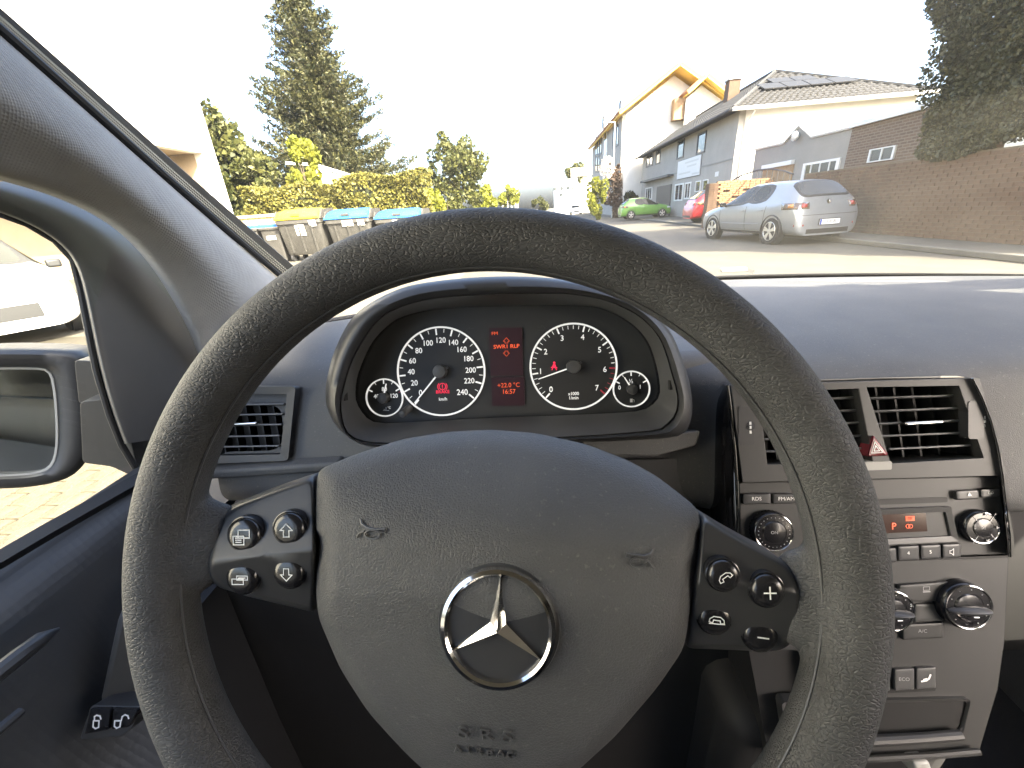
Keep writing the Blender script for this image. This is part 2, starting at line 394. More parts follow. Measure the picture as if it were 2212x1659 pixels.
# airbag cover
pad_px = [(688, 1015), (760, 984), (850, 955), (960, 936), (1060, 930), (1160, 938), (1270, 964), (1370, 1005), (1445, 1048), (1512, 1102),
          (1512, 1160), (1500, 1260), (1478, 1400), (1420, 1485), (1330, 1590), (1240, 1672), (1160, 1720), (1070, 1735), (985, 1715), (905, 1655), (860, 1610), (795, 1538),
          (735, 1445), (688, 1335), (683, 1290), (683, 1150), (683, 1050)]
def pad_h(s, u, v):
    e = 0.010*(1-max(0.0, s))**0.5 if s < 1 else 0.0
    edge = -(0.004 if v < 1150 else 0.010)*max(0.0, (s-0.90)/0.10)**2
    yc = 1195+0.085*(u-690)                              # crease: above it the cover leans away
    t = max(0.0, (yc-v)/260.0)
    b = max(0.0, (v-yc)/480.0)
    fall = -0.034*t**1.4 if v < yc else -0.012*b**1.4
    sm = -0.0030*math.exp(-((v-yc)/45.0)**2)
    return 0.006+e+edge+fall+sm
PO = rpoly(pad_px, 26, 3)
RS = [1.0, 0.992, 0.98, 0.96, 0.94, 0.91, 0.88, 0.84]+[0.84-0.04*k for k in range(1, 21)]
pad = patch(PO, WH, pad_h, RS, c=(1085, 1300), skirt=-0.045).build('airbag_cover', M['pad'], sw, angle=60)
def pad_plane_h(u, v):
    P = np.array(PO); c = np.array((1085, 1300)); d = np.array((u, v))-c; an = atan2(d[1], d[0]); A = np.arctan2(P[:, 1]-c[1], P[:, 0]-c[0]); r = np.hypot(P[:, 0]-c[0], P[:, 1]-c[1])
    o = np.argsort(A); R = np.interp(an, A[o], r[o], period=2*pi); return pad_h(float(np.hypot(*d)/R), u, v)
# emblem: ring and three-pointed star on the cover
em_c = WH.ab(1075, 1359, 0.016); er = 0.0262
em_pos = WH.pt(em_c[0], em_c[1], pad_plane_h(1075, 1359)+0.0005)
PE = Plane(tuple(em_pos), 27.5)
emb = MB()
NR = 72
prof = [(er-0.0030, 0.0), (er-0.0024, 0.0024), (er-0.0012, 0.0034), (er+0.0006, 0.0028), (er+0.0014, 0.0)]
rings = [[PE.pt(r*cos(2*pi*j/NR), r*sin(2*pi*j/NR), h) for j in range(NR)] for r, h in prof]
emb.loft(rings)
ring_o = emb.build('emblem_ring', M['chrome'], pad)
st = MB(); rot = radians(-5.0)
for k in range(3):
    a = pi/2+rot+k*2*pi/3; tip = (0.0246*cos(a), 0.0246*sin(a)); l = (0.0042*cos(a+pi/3), 0.0042*sin(a+pi/3)); r = (0.0042*cos(a-pi/3), 0.0042*sin(a-pi/3))
    st.add([PE.pt(*tip, 0.0018), PE.pt(*l, 0.0012), PE.pt(0, 0, 0.0058), PE.pt(*r, 0.0012), PE.pt(*l, -0.001), PE.pt(*r, -0.001), PE.pt(*tip, -0.001)],
           [(0, 2, 1), (0, 3, 2), (0, 1, 4, 6), (0, 6, 5, 3)])
st.build('emblem_star', M['chrome'], pad, smooth=False)
bk = MB(); bk.lathe(PE.pt(0, 0, -0.0004), PE.n, [(0.0, 0.0006), (er-0.003, 0.0006), (er+0.0024, 0.0002), (er+0.0030, -0.0012)], 48)
bk.build('emblem_seat', M['satin'], pad)
# embossed lettering and horn signs
le = MB()
class PadSurf:
    """plane-like helper that lays strokes on the cover surface"""
    def __init__(s, u, v):
        s.h = pad_plane_h(u, v); e = 6; P0 = WH.px(u, v, s.h); Px = WH.px(u+e, v, pad_plane_h(u+e, v)); Py = WH.px(u, v-e, pad_plane_h(u, v-e))
        s.p0 = P0; s.ux = (Px-P0).normalized(); n = s.ux.cross(Py-P0).normalized(); s.n = n; s.uy = n.cross(s.ux)
    pt = Plane.pt; px = Plane.px; ab = Plane.ab; scale = Plane.scale
for body, u, v, hp, sx, sp in (('SRS', 1049, 1587, 29, 1.3, 48), ('AIRBAG', 1046, 1625, 17, 1.1, 23)):
    n_ = len(body)
    for i, ch in enumerate(body):
        uu = u+(i-(n_-1)/2)*sp; vv = v+(i-(n_-1)/2)*sp*0.10; ps = PadSurf(uu, vv)
        text_on(le, ch, ps, uu, vv, hp, 0.0008, 0, radians(-4), sx)
o = le.build('raised_lettering', M['emboss'], pad, smooth=False)
md = o.modifiers.new('solid', 'SOLIDIFY'); md.thickness = 0.0012; md.offset = 0
def horn(lines):
    mb = MB()
    for L in lines: mb.tube([WH.px(u, v, pad_plane_h(u, v)+0.0007) for u, v in L], 0.00055, 5)
    mb.build('horn_symbol', M['emboss'], pad)
KH = lambda x, y: (403.2+x*.3125, 979.3+y*.3125)
ell = lambda K, x, y, a, b: [K(x+a*cos(t), y+b*sin(t)) for t in np.linspace(0, 2*pi, 17)]
horn([mp(KH, 1200, 452, 1210, 488, 1250, 514, 1310, 525, 1376, 518, 1370, 545, 1330, 545), mp(KH, 1178, 582, 1195, 552, 1228, 540), ell(KH, 1285, 560, 52, 29)])
horn([mp(L2, 2022, 243, 2005, 272, 1960, 286, 1848, 270, 1846, 290, 1870, 292), mp(L2, 2022, 362, 2000, 325, 1970, 308), ell(L2, 1925, 326, 50, 29)])
# switch pods and their buttons
def pod(outline, c, crease):
    P = rpoly(outline, 16, 3)
    def hf(s, u, v):
        edge = -0.006*max(0.0, (s-0.90)/0.10)**2; yc = crease[0]+crease[1]*(u-c[0]); t = (yc-v)
        return 0.004+edge-(0.00011*t if t > 0 else -0.00011*t*-1.0*-1.0*0.9)
    return patch(P, WH, hf, [1, .985, .965, .94, .91, .87, .8, .7, .6, .5, .4, .3, .2, .1], c=c, skirt=-0.03).build('switch_pod', M['satin'], sw, angle=60)
podL = pod([(684, 1022), (600, 1050), (508, 1086), (482, 1104), (462, 1140), (449, 1200), (446, 1245), (470, 1268), (540, 1290), (610, 1306), (682, 1324), (684, 1180)], (575, 1195), (1200, -0.12))
podR = pod([(1514, 1108), (1580, 1150), (1650, 1190), (1700, 1215), (1722, 1245), (1732, 1290), (1733, 1350), (1722, 1375), (1695, 1402), (1665, 1408), (1580, 1404), (1480, 1400), (1500, 1270)], (1600, 1290), (1262, 0.16))
def button(parent, u, v, r, icon, cr=(575, 1200, -0.12)):
    h0 = 0.0040-0.000105*abs(cr[1]+cr[2]*(u-cr[0])-v); a, b = WH.ab(u, v, h0+0.003); k = WH.scale(u, v, h0+0.003); R = r*k; mb = MB()
    c = WH.pt(a, b, h0)
    prof = [(R*1.10, -0.004), (R*1.10, 0.0002), (R*1.04, 0.0004), (R*1.0, -0.0004), (R, 0.0006), (R*.95, 0.0016), (R*.84, 0.0025), (R*.6, 0.0029), (R*.3, 0.0030), (0.0, 0.0030)]
    mb.lathe(c, WH.n, prof, 36, 0, WH.ux)
    f = Plane(tuple(WH.pt(a, b, h0+0.0033)), 24)
    icon(mb, f, R)
    return mb.build('button', [M['button'], M['white_ink']], parent, angle=50)
def ic(lines, w=0.06):
    def g(mb, f, R):
        for L, cl in lines: stroke(mb, f, [(x*R, y*R) for x, y in L], w*R, 0.0, 1, cl)
    return g
arrow = [(0, .42), (.38, .04), (.17, .04), (.17, -.34), (-.17, -.34), (-.17, .04), (-.38, .04)]
rect = lambda x, y, w, h, k=0.0: [(x-w+k*h, y+h), (x+w+k*h, y+h), (x+w-k*h, y-h), (x-w-k*h, y-h)]
pagesA = ic([(rect(.18, .2, .34, .22), True), (rect(-.14, -.16, .32, .24), True), ([(-.32, -.02), (.02, -.02)], False), ([(-.32, -.14), (.02, -.14)], False), ([(-.32, -.26), (.02, -.26)], False)])
pagesB = ic([(rect(.2, .08, .34, .12), True), (rect(-.08, -.14, .36, .16), True), ([(-.02, .08), (.4, .08)], False)])
handset = [(-.46, -.10), (-.42, .10), (-.2, .26), (.2, .26), (.42, .10), (.46, -.10), (.24, -.14), (.2, .04), (-.2, .04), (-.24, -.14)]
rot2 = lambda L, a: [(x*cos(a)-y*sin(a), x*sin(a)+y*cos(a)) for x, y in L]
button(podL, 521, 1161, 36, pagesA); button(podL, 619, 1147, 35, ic([(arrow, True)]))
button(podL, 517, 1251, 34, pagesB); button(podL, 619, 1240, 33, ic([([(x, -y) for x, y in arrow], True)]))
button(podR, 1567, 1248, 35, ic([(rot2(handset, radians(35)), True)]), (1600, 1262, 0.16)); button(podR, 1663, 1281, 37, ic([([(-.34, 0), (.34, 0)], False), ([(0, -.36), (0, .36)], False)], 0.09), (1600, 1262, 0.16))
button(podR, 1548, 1341, 36, ic([(rot2(handset, radians(-8)), True), ([(-.46, -.14), (.46, -.22)], False)]), (1600, 1262, 0.16)); button(podR, 1648, 1377, 38, ic([([(-.3, 0.02), (.3, -0.06)], False)], 0.09), (1600, 1262, 0.16))
# hub and column behind the cover
hb = MB(); hb.lathe(WH.pt(0.01, -0.02, -0.26), WH.n, [(0.055, 0), (0.055, 0.15), (0.075, 0.19), (0.085, 0.225)], 40)
hb.build('steering_column', M['lower'], sw)

# ---------------------------------------------------------------- instrument cluster
ic_ = thing('instrument_cluster', 'instrument cluster with two round white ringed dials and a red lit display', 'instrument cluster', tuple(CL.p0))
CC = (1100, 790)
A_out = [(703, 860), (708, 810), (728, 745), (765, 682), (830, 638), (910, 612), (1050, 598), (1180, 600), (1290, 618), (1380, 650), (1440, 705), (1472, 770), (1492, 838), (1494, 900), (1470, 940), (1380, 950), (1250, 955), (1000, 965), (850, 968), (780, 960), (735, 930), (712, 895)]
B_out = mp(K5, -8, 960, 20, 830, 60, 700, 120, 580, 220, 435, 330, 352, 500, 292, 700, 262, 1000, 246, 1300, 240, 1500, 246, 1700, 282, 1850, 342, 1960, 410, 2055, 515, 2105, 625, 2150, 780, 2182, 900, 2178, 1010, 2125, 1088, 2030, 1135, 1560, 1172, 1000, 1200, 420, 1218, 230, 1216, 100, 1195, 35, 1150, 5, 1080)
C_in = mp(K5, 92, 920, 100, 800, 132, 700, 200, 560, 300, 452, 400, 392, 600, 345, 900, 325, 1300, 318, 1600, 324, 1750, 362, 1900, 452, 1990, 562, 2040, 700, 2066, 850, 2052, 925, 1990, 982, 1900, 1008, 1500, 1030, 1000, 1048, 500, 1074, 265, 1084, 180, 1060, 125, 1000)
NC = 144
LA, LB, LC = (bypolar(x, CC, NC) for x in (A_out, B_out, C_in))
def ringpx(L, h, s=1.0, dy=0.0):
    return [CL.px(CC[0]+(u-CC[0])*s, CC[1]+(v-CC[1])*s+dy, h) for u, v in L]
def ring_loc(L, h_seen, h): return [CL.pt(*CL.ab(u, v, h_seen), h) for u, v in L]
mid = lambda A, B, t: [(a[0]*(1-t)+b[0]*t, a[1]*(1-t)+b[1]*t) for a, b in zip(A, B)]
hd = MB()
hd.loft([ring_loc(LA, 0.045, -0.10), ring_loc(LA, 0.045, 0.02), ringpx(LA, 0.045), ringpx(mid(LA, LB, .25), 0.055), ringpx(mid(LA, LB, .6), 0.058), ringpx(mid(LA, LB, .9), 0.054), ringpx(LB, 0.050)])
hd.build('hood', M['plastic'], ic_, angle=70)
bz = MB()
bz.loft([ringpx(LB, 0.0495), ringpx(mid(LB, LC, .06), 0.0515), ringpx(mid(LB, LC, .55), 0.034), ringpx(mid(LB, LC, .92), 0.016), ringpx(LC, 0.012)])
bz.build('bezel', M['plastic_mid'], ic_, angle=50)
tr = MB(); tr.loft([ringpx(LC, 0.0118), ring_loc(LC, 0.0118, 0.006), ringpx(LC, 0.004, 0.985), ring_loc(LC, 0.006, -0.004)])
tr.build('inner_trim', M['gloss'], ic_, angle=50)
fp = MB(); R_ = ring_loc(LC, 0.006, -0.001); fp.add(R_+[CL.px(*CC, -0.001)], [(i, (i+1) % NC, NC) for i in range(NC)])
fp.build('face_plate', M['dial_plate'], ic_, smooth=False)
for u, v in (K5(22, 908), K5(2135, 835)):
    nb = MB(); P_ = Plane(tuple(CL.px(u, v, 0.042)), 20); nb.box(P_.pt(0, 0, 0.0), (0.0035, 0.006, 0.009), Matrix((P_.ux, P_.n, P_.uy)).transposed()); nb.build('clip_slot', M['black'], ic_)
def disc(mb, u, v, rpx, h, m=0, n=64, h2=None):
    a, b = CL.ab(u, v, h); k = CL.scale(u, v, h)*rpx
    mb.add([CL.pt(a+k*cos(2*pi*j/n), b+k*sin(2*pi*j/n), h) for j in range(n)], [tuple(range(n))], m)
def gauge(label, c, r, ticks, nums, needle, hub, small=False, redfrom=None):
    """c, r in cluster view px; ticks: list of (angle, len, width, red); nums: (text, x, y, h); angles clockwise from straight up"""
    u, v = K5(*c); rp = r/3; a0, b0 = CL.ab(u, v, 0.001); k = CL.scale(u, v, 0.001); R = rp*k
    d = MB(); disc(d, u, v, rp, 0.0005); g = d.build('gauge', M['dial'], ic_, smooth=False); g['label'] = label
    rg = MB(); n = 72; w = 0.0010 if not small else 0.0008
    rg.loft([[CL.pt(a0+x*cos(2*pi*j/n), b0+x*sin(2*pi*j/n), h) for j in range(n)] for x, h in ((R-w, 0.0007), (R-w*0.8, 0.0022), (R+w*0.6, 0.0026), (R+w, 0.0003))])
    rg.build('gauge_ring', M['white_lit'], g)
    tk = MB()
    for ang, l, wd, red in ticks:
        q = radians(ang); dx, dy = sin(q), cos(q); x0, x1 = R*0.955, R*(0.955-l)
        stroke(tk, CL, [(a0+dx*x0, b0+dy*x0), (a0+dx*x1, b0+dy*x1)], wd*R, 0.0012, 1 if red else 0)
    for tx, x, y, hh in nums: text_on(tk, tx, CL, *K5(x, y), hh/3, 0.0012, 0, 0, 0.95, bold=0.012)
    tk.build('dial_markings', [M['white_lit'], M['red_ink']], g, smooth=False)
    ang, l0, l1, wd = needle; q = radians(ang); dx, dy = sin(q), cos(q); nd = MB()
    p, q2 = Vector((a0+dx*R*l0, b0+dy*R*l0)), Vector((a0+dx*R*l1, b0+dy*R*l1)); sdv = Vector((-dy, dx))*R*wd
    nd.prism([CL.pt(*(p-sdv), 0.004), CL.pt(*(p+sdv), 0.004), CL.pt(*(q2+sdv*.7), 0.004), CL.pt(*(q2-sdv*.7), 0.004)], [CL.pt(*(p-sdv), 0.0052), CL.pt(*(p+sdv), 0.0052), CL.pt(*(q2+sdv*.7), 0.0052), CL.pt(*(q2-sdv*.7), 0.0052)])
    nd.build('needle', M['white_lit'], g, smooth=False)
    hb = MB(); hr = R*hub; hb.lathe(CL.pt(a0, b0, 0.001), CL.n, [(hr, 0), (hr, 0.006), (hr*.9, 0.008), (hr*.4, 0.0086), (0, 0.0088)], 32)
    if not small:
        for t in (-0.10, 0.0, 0.10):
            pass
        hb.box(CL.pt(a0+hr*0.85, b0+hr*0.42, 0.004), (hr*0.7, 0.004, hr*0.32), Matrix((CL.ux*cos(.5)+CL.uy*sin(.5), CL.n, CL.uy*cos(.5)-CL.ux*sin(.5))).transposed())
    hb.build('needle_hub', M['plastic_mid'], g, angle=40)
    return g
# speedometer: 0 at lower left (221 deg) clockwise to 240 at lower right (130 deg)
sp0, sp1 = -139.0, 131.0
tk = []
for i in range(0, 25):
    a = sp0+(sp1-sp0)*i/24; tk.append((a, 0.115 if i % 2 == 0 else 0.07, 0.036 if i % 2 == 0 else 0.014, False))
nums = [('0', 514, 888, 36), ('20', 473, 824, 34), ('40', 453, 752, 34), ('60', 461, 681, 34), ('80', 502, 615, 34), ('100', 560, 566, 34), ('120', 643, 547, 34), ('140', 724, 562, 34), ('160', 779, 607, 34), ('180', 823, 667, 34), ('200', 838, 741, 34), ('220', 829, 810, 34), ('240', 784, 884, 36), ('km/h', 659, 928, 20)]
g1 = gauge('speedometer dial reading zero', (645, 748), 281, tk, nums, (-138.0, 0.14, 0.93, 0.016), 0.155)
t0, t1 = -137.0, 133.0; tk = []
for i in range(0, 36):
    a = t0+(t1-t0)*i/35; mj = i % 5 == 0; tk.append((a, 0.11 if mj else 0.075, 0.036 if mj else 0.014, i >= 30))
nums = [('0', 1359, 866, 36), ('1', 1291, 749, 36), ('2', 1324, 622, 36), ('3', 1431, 534, 36), ('4', 1564, 528, 36), ('5', 1674, 609, 36), ('6', 1708, 736, 36), ('7', 1656, 856, 36), ('x1000', 1505, 893, 21), ('1/min', 1505, 920, 21)]
g2 = gauge('rev counter dial with red zone', (1503, 717), 280, tk, nums, (-107.5, 0.14, 0.86, 0.016), 0.165)
g3 = gauge('coolant temperature dial', (280, 918), 117, [(-62, .2, .07, 0), (0, .18, .07, 0), (62, .2, .07, 0), (-31, .12, .035, 0), (31, .12, .035, 0), (72, .1, .035, 1)], [('40', 227, 911, 26), ('80', 279, 864, 26), ('120', 340, 907, 26), ('°C', 310, 984, 14)], (15, .2, .78, .035), 0.29, True)
g4 = gauge('fuel gauge dial', (1880, 862), 117, [(-62, .2, .07, 0), (0, .18, .07, 0), (62, .2, .07, 0), (-31, .12, .035, 0), (31, .12, .035, 0)], [('0', 1803, 854, 26), ('½', 1878, 812, 28), ('1', 1937, 849, 26)], (-31, .2, .80, .035), 0.29, True)
def glyph(parent, name, m, lines, polys=(), K=K5, h=0.0012, w=0.0006):
    mb = MB()
    for L, cl in lines: stroke(mb, CL, [CL.ab(*K(*p), h) for p in L], w, h, 0, cl)
    for P in polys: mb.add([CL.px(*K(*p), h) for p in P], [tuple(range(len(P)))])
    return mb.build(name, m, parent, smooth=False)
def circ(x, y, r, n=20, a0=0, a1=360): return [(x+r*cos(radians(a0+(a1-a0)*i/n)), y+r*sin(radians(a0+(a1-a0)*i/n))) for i in range(n+(a1-a0 < 360))]
bl = MB()
for L, cl in ((circ(655, 846, 21), True), (circ(655, 846, 30, 8, 140, 220), False), (circ(655, 846, 30, 8, -40, 40), False), ([(655, 834), (655, 850)], False)):
    stroke(bl, CL, [CL.ab(*K5(*p), 0.0012) for p in L], 0.0007, 0.0012, 0, cl)
disc(bl, *K5(655, 857), 1.0, 0.0013, 0, 8); text_on(bl, 'BRAKE', CL, *K5(657, 881), 20/3, 0.0012, bold=0.012, sx=1.05)
bl.build('brake_warning_lamp', M['red_lit'], g1, smooth=False)
glyph(g2, 'seat_belt_lamp', M['red_lit'], [([(1366, 738), (1371, 720), (1388, 720), (1394, 738)], False), ([(1360, 722), (1398, 724)], False)], [circ(1380, 692, 8, 10), [(1372, 702), (1388, 702), (1394, 724), (1366, 724)]], w=0.0009)
glyph(g3, 'thermometer_symbol', M['white_ink'], [([(290, 980), (290, 998)], False), ([(272, 1001), (308, 1001)], False), ([(276, 994), (284, 994)], False)], w=0.0006)
glyph(g4, 'fuel_pump_symbol', M['white_ink'], [([(1892, 930), (1898, 934), (1897, 946)], False)], [[(1871, 925), (1888, 925), (1888, 948), (1871, 948)]])
glyph(ic_, 'turn_arrow', M['satin'], [([(808, 480), (832, 460), (828, 472), (860, 470)], False), ([(808, 480), (832, 500), (830, 490)], False)], w=0.0005)
glyph(ic_, 'turn_arrow', M['satin'], [([(1322, 468), (1298, 448), (1300, 460), (1270, 462)], False), ([(1322, 468), (1300, 490), (1300, 480), (1272, 480)], False)], w=0.0005)
for P, nm in ((mp(K5, 957, 466, 1170, 464, 1178, 774, 968, 777), 'upper'), (mp(K5, 972, 786, 1184, 784, 1188, 968, 978, 971), 'lower')):
    mb = MB(); slab(mb, P, CL, -0.001, 0.0012); d = mb.build('display', M['lcd'], ic_, smooth=False)
    t = MB()
    if nm == 'upper':
        text_on(t, 'FM', CL, *K5(994, 503), 7, 0.0016, sx=1.15); text_on(t, 'SWR1 RLP', CL, *K5(1070, 587), 8, 0.0016, sx=1.1, bold=0.018)
        for cy_, sg in ((548, 1), (632, -1)):
            L = [(1070, cy_-18*sg), (1090, cy_+4*sg), (1080, cy_+4*sg), (1080, cy_+16*sg), (1060, cy_+16*sg), (1060, cy_+4*sg), (1050, cy_+4*sg)]
            stroke(t, CL, [CL.ab(*K5(*p), 0.0016) for p in L], 0.0004, 0.0016, 0, True)
    else:
        text_on(t, '+22.0 °C', CL, *K5(1084, 838), 9.5, 0.0016, sx=0.98); text_on(t, '16:57', CL, *K5(1085, 880), 9.5, 0.0016, sx=0.98)
    t.build('display_text', M['amber_lit'], d, smooth=False)
kb = MB(); ku, kv = K5(398, 1020); a_, b_ = CL.ab(ku, kv, 0.018)
kb.lathe(CL.pt(*CL.ab(*K5(440, 985), 0.0), 0.0), (CL.pt(a_, b_, 0.018)-CL.pt(*CL.ab(*K5(440, 985), 0.0), 0.0)), [(0.0042, 0), (0.0042, 0.016), (0.0040, 0.020), (0.0034, 0.0215), (0, 0.022)], 20)
kb.build('reset_knob', M['plastic_mid'], ic_)

# ---------------------------------------------------------------- dashboard
db = thing('dashboard', 'dark grey grained dashboard below the windscreen', 'dashboard', (0.3, 0.5, 0.95))
XR = 1.00
def dash_section(x):
    """profile of the dash from the windscreen base, over the top, down the front (Y, Z)"""
    e = max(0.0, (x-0.3)/0.7); w = max(0.0, (0.3-x)/0.7); b = 0.20*e*e+0.26*w*w
    pr = [(1.02-b, 1.050), (1.00-b, 1.070), (0.94-b*.9, 1.084), (0.82-b*.7, 1.096), (0.68-b*.45, 1.100), (0.54, 1.098), (0.475, 1.093), (0.445, 1.086), (0.428, 1.074), (0.418, 1.056),
          (0.410, 1.035), (0.398, 1.005), (0.388, 0.975), (0.382, 0.955), (0.388, 0.938), (0.41, 0.925), (0.47, 0.915), (0.60, 0.91)]
    q = min(1.0, max(0.0, (x-0.10)/0.10)); d = -0.032*q*q*(3-2*q)-0.01*e
    return [(y+(d if i > 4 else d*i/5), z) for i, (y, z) in enumerate(pr)]
xs = [XL+0.02+(XR-XL-0.02)*i/48 for i in range(49)]
mb = MB(); mb.grid([[(x, y, z) for y, z in dash_section(x)] for x in xs])
NP = len(dash_section(0)); mb.f = [f for f in mb.f if not (f[0]//NP <= 2 and 9 <= f[0] % NP <= 10) and not (21 <= f[0]//NP <= 27 and 8 <= f[0] % NP <= 13)]; mb.m = [0]*len(mb.f)   # openings for the vents
d_top = mb.build('top_pad', M['dash'], db, angle=80)
md = d_top.modifiers.new('sub', 'SUBSURF'); md.levels = 1; md.render_levels = 2
# lower panel left and right of the column, dark
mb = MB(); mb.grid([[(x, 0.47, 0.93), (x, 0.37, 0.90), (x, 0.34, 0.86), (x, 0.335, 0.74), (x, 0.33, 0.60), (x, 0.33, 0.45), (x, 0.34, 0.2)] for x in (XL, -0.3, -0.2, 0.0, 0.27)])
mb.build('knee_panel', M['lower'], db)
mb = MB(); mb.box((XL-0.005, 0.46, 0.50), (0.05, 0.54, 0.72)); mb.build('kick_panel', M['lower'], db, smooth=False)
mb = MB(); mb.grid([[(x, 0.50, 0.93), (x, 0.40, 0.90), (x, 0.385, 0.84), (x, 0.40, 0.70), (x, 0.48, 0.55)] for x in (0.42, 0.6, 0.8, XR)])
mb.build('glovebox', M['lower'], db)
# raised instrument shelf below the hood joins the cluster to the pad
mb = MB(); mb.box((-0.02, 0.52, 1.045), (0.44, 0.2, 0.10)); bevel(mb.build('cluster_shelf', M['dash'], db), 0.02, 3)
# seam line and bright defroster strip near the glass
mb = MB(); mb.tube([hit(u, v, (0, 0, 1.094), (0, 0, 1)) for u, v in ((1728, 606), (1850, 608), (1980, 609), (2100, 611), (2212, 613), (2300, 615))], 0.0022, 6)
mb.build('defroster_strip', M['panel_grey'], db)
def quad_ring(mb, O, I, pl, h0, h1, hi, m=0):
    """frame: outer outline O, inner outline I (same count); front between them, walls back to h0 (outside) and hi (inside)"""
    n = len(O); oo = [pl.pt(*pl.ab(u, v, h1), h0) for u, v in O]; of = [pl.px(u, v, h1) for u, v in O]; inf = [pl.px(u, v, h1-0.0012) for u, v in I]; inb = [pl.pt(*pl.ab(u, v, h1), hi) for u, v in I]
    mb.loft([oo, of, inf, inb], m)
M['slat'] = mat('slat', (0.09, 0.092, 0.095), 0.35)
def vent(parent, pl, opening, slats, h, tab=None, fins=5, name='air_vent', frame=None):
    mb = MB(); back = [pl.pt(*pl.ab(u, v, h), h-0.045) for u, v in opening]; front = [pl.pt(*pl.ab(u, v, h), h-0.002) for u, v in opening]; n = len(opening)
    mb.add(back+front, [tuple(range(n))]+[(i, (i+1) % n, n+(i+1) % n, n+i) for i in range(n)])
    vt = mb.build(name, M['black'], parent, smooth=False)
    if frame is not None:
        fr = MB(); quad_ring(fr, frame[0], frame[1], pl, h-0.012, h, h-0.02); fr.build('vent_frame', M['console'], vt, angle=50)
    for p, q in slats:
        sb = MB(); a, b = pl.px(*p, h-0.004), pl.px(*q, h-0.004); R = Matrix.Rotation(radians(-12), 3, pl.ux)
        sb.bar(a, b, 0.007, 0.0021, up=R @ (pl.uy)); bevel(sb.build('slat', M['slat'], vt), 0.0007, 2)
    P = np.array(opening); u0, u1, v0, v1 = P[:, 0].min(), P[:, 0].max(), P[:, 1].min(), P[:, 1].max()
    for k in range(fins):
        t = (k+0.7)/(fins+0.4); top = pl.px(u0+(u1-u0)*t-6, v0+4, h-0.022); bot = pl.px(u0+(u1-u0)*t+16, v1-4, h-0.022)
        fb = MB(); fb.bar(top, bot, 0.0018, 0.012, up=pl.n); fb.build('fin', M['black'], vt, smooth=False)
    if tab:
        tb = MB(); a, b = pl.px(*tab[0], h+0.001), pl.px(*tab[1], h+0.001); tb.bar(a, b, 0.008, 0.0036, up=pl.uy)
        bevel(tb.build('vent_tab', M['chrome'], vt), 0.0016, 3)
    return vt
# left vent
LV = Plane(tuple(dep(560, 915, 0.482)), 20)
fo = rpoly(mp(K4, 1290, 842, 1915, 846, 1866, 1326, 1240, 1352), 8, 3); fi = rpoly(mp(K4, 1340, 893, 1860, 895, 1816, 1286, 1290, 1296), 4, 3)
vent(db, LV, fi, [(K4(1345, y), K4(x, y-8)) for y, x in ((968, 1852), (1033, 1843), (1100, 1834), (1172, 1824), (1238, 1818))], 0.004, (K4(1480, 1088), K4(1676, 1082)), 6, frame=(fo, fi))
# ledge under the vent and column gap
mb = MB(); mb.bar(LV.px(450, 1018, 0.0), LV.px(740, 1000, 0.0), 0.02, 0.012); bevel(mb.build('lower_ledge', M['dash'], db), 0.004, 3)
mb = MB(); slab(mb, rpoly(mp(K5, 1560, 1178, 2150, 1150, 2330, 1130, 2300, 1230, 2040, 1300, 1700, 1290, 1565, 1235), 6, 2), Plane(tuple(CL.p0), 20), -0.03, 0.012); bevel(mb.build('column_trim', M['dash'], db), 0.004, 3)
mb = MB(); slab(mb, mp(K5, 1700, 1330, 2290, 1310, 2290, 1600, 2000, 1640, 1800, 1500), Plane(tuple(CL.p0), 20), -0.02, -0.005); mb.build('column_recess', M['plastic'], db, smooth=False)
# embossed lettering on the passenger airbag lid
le = MB(); PL_ = Plane(tuple(dep(2190, 875, 0.41)), 20)
for i, ch in enumerate('SRS'): text_on(le, ch, PL_, 2183+i*36, 866-i, 17, 0.0, sx=1.3)
for i, ch in enumerate('AIRBAG'): text_on(le, ch, PL_, 2185+i*17, 888-i*.5, 10, 0.0, sx=1.1)
o = le.build('raised_lettering', M['dash'], db, smooth=False); md = o.modifiers.new('s', 'SOLIDIFY'); md.thickness = 0.0014

# ---------------------------------------------------------------- centre console
cc = thing('centre_console', 'dark grey centre console with air vents, radio and rotary heater knobs', 'centre console', tuple(CO.pt(0, -0.3, 0)))
outl = mp(K6, 362, 1458, 2058, 1414)+mp(L3, 2105, 200, 2112, 300, 2082, 850, 2040, 1150, 1920, 1545, 1140, 1600, 560, 1600, 430, 900, 375, 250)
mb = MB(); slab(mb, outl, CO, -0.16, -0.0125); mb.build('console_body', M['lower'], cc, smooth=False)  # near-black flank stands in for the shade beside the console
mb = MB(); slab(mb, mp(K6, 270, 838, 1880, 786, 1965, 950, 2035, 1200, 2058, 1412, 366, 1456, 340, 1200, 300, 950), CO, -0.16, -0.048); mb.build('vent_duct', M['black'], cc, smooth=False)
mb = MB(); ab = [CO.ab(*p, 0.0) for p in mp(K6, 290, 838, 1878, 788, 1965, 950, 2035, 1200, 2055, 1412)]; mb.grid([[CO.pt(a, b, -0.055), CO.pt(a, b, -0.004)] for a, b in ab]); mb.build('panel_side', M['console'], cc, smooth=False)
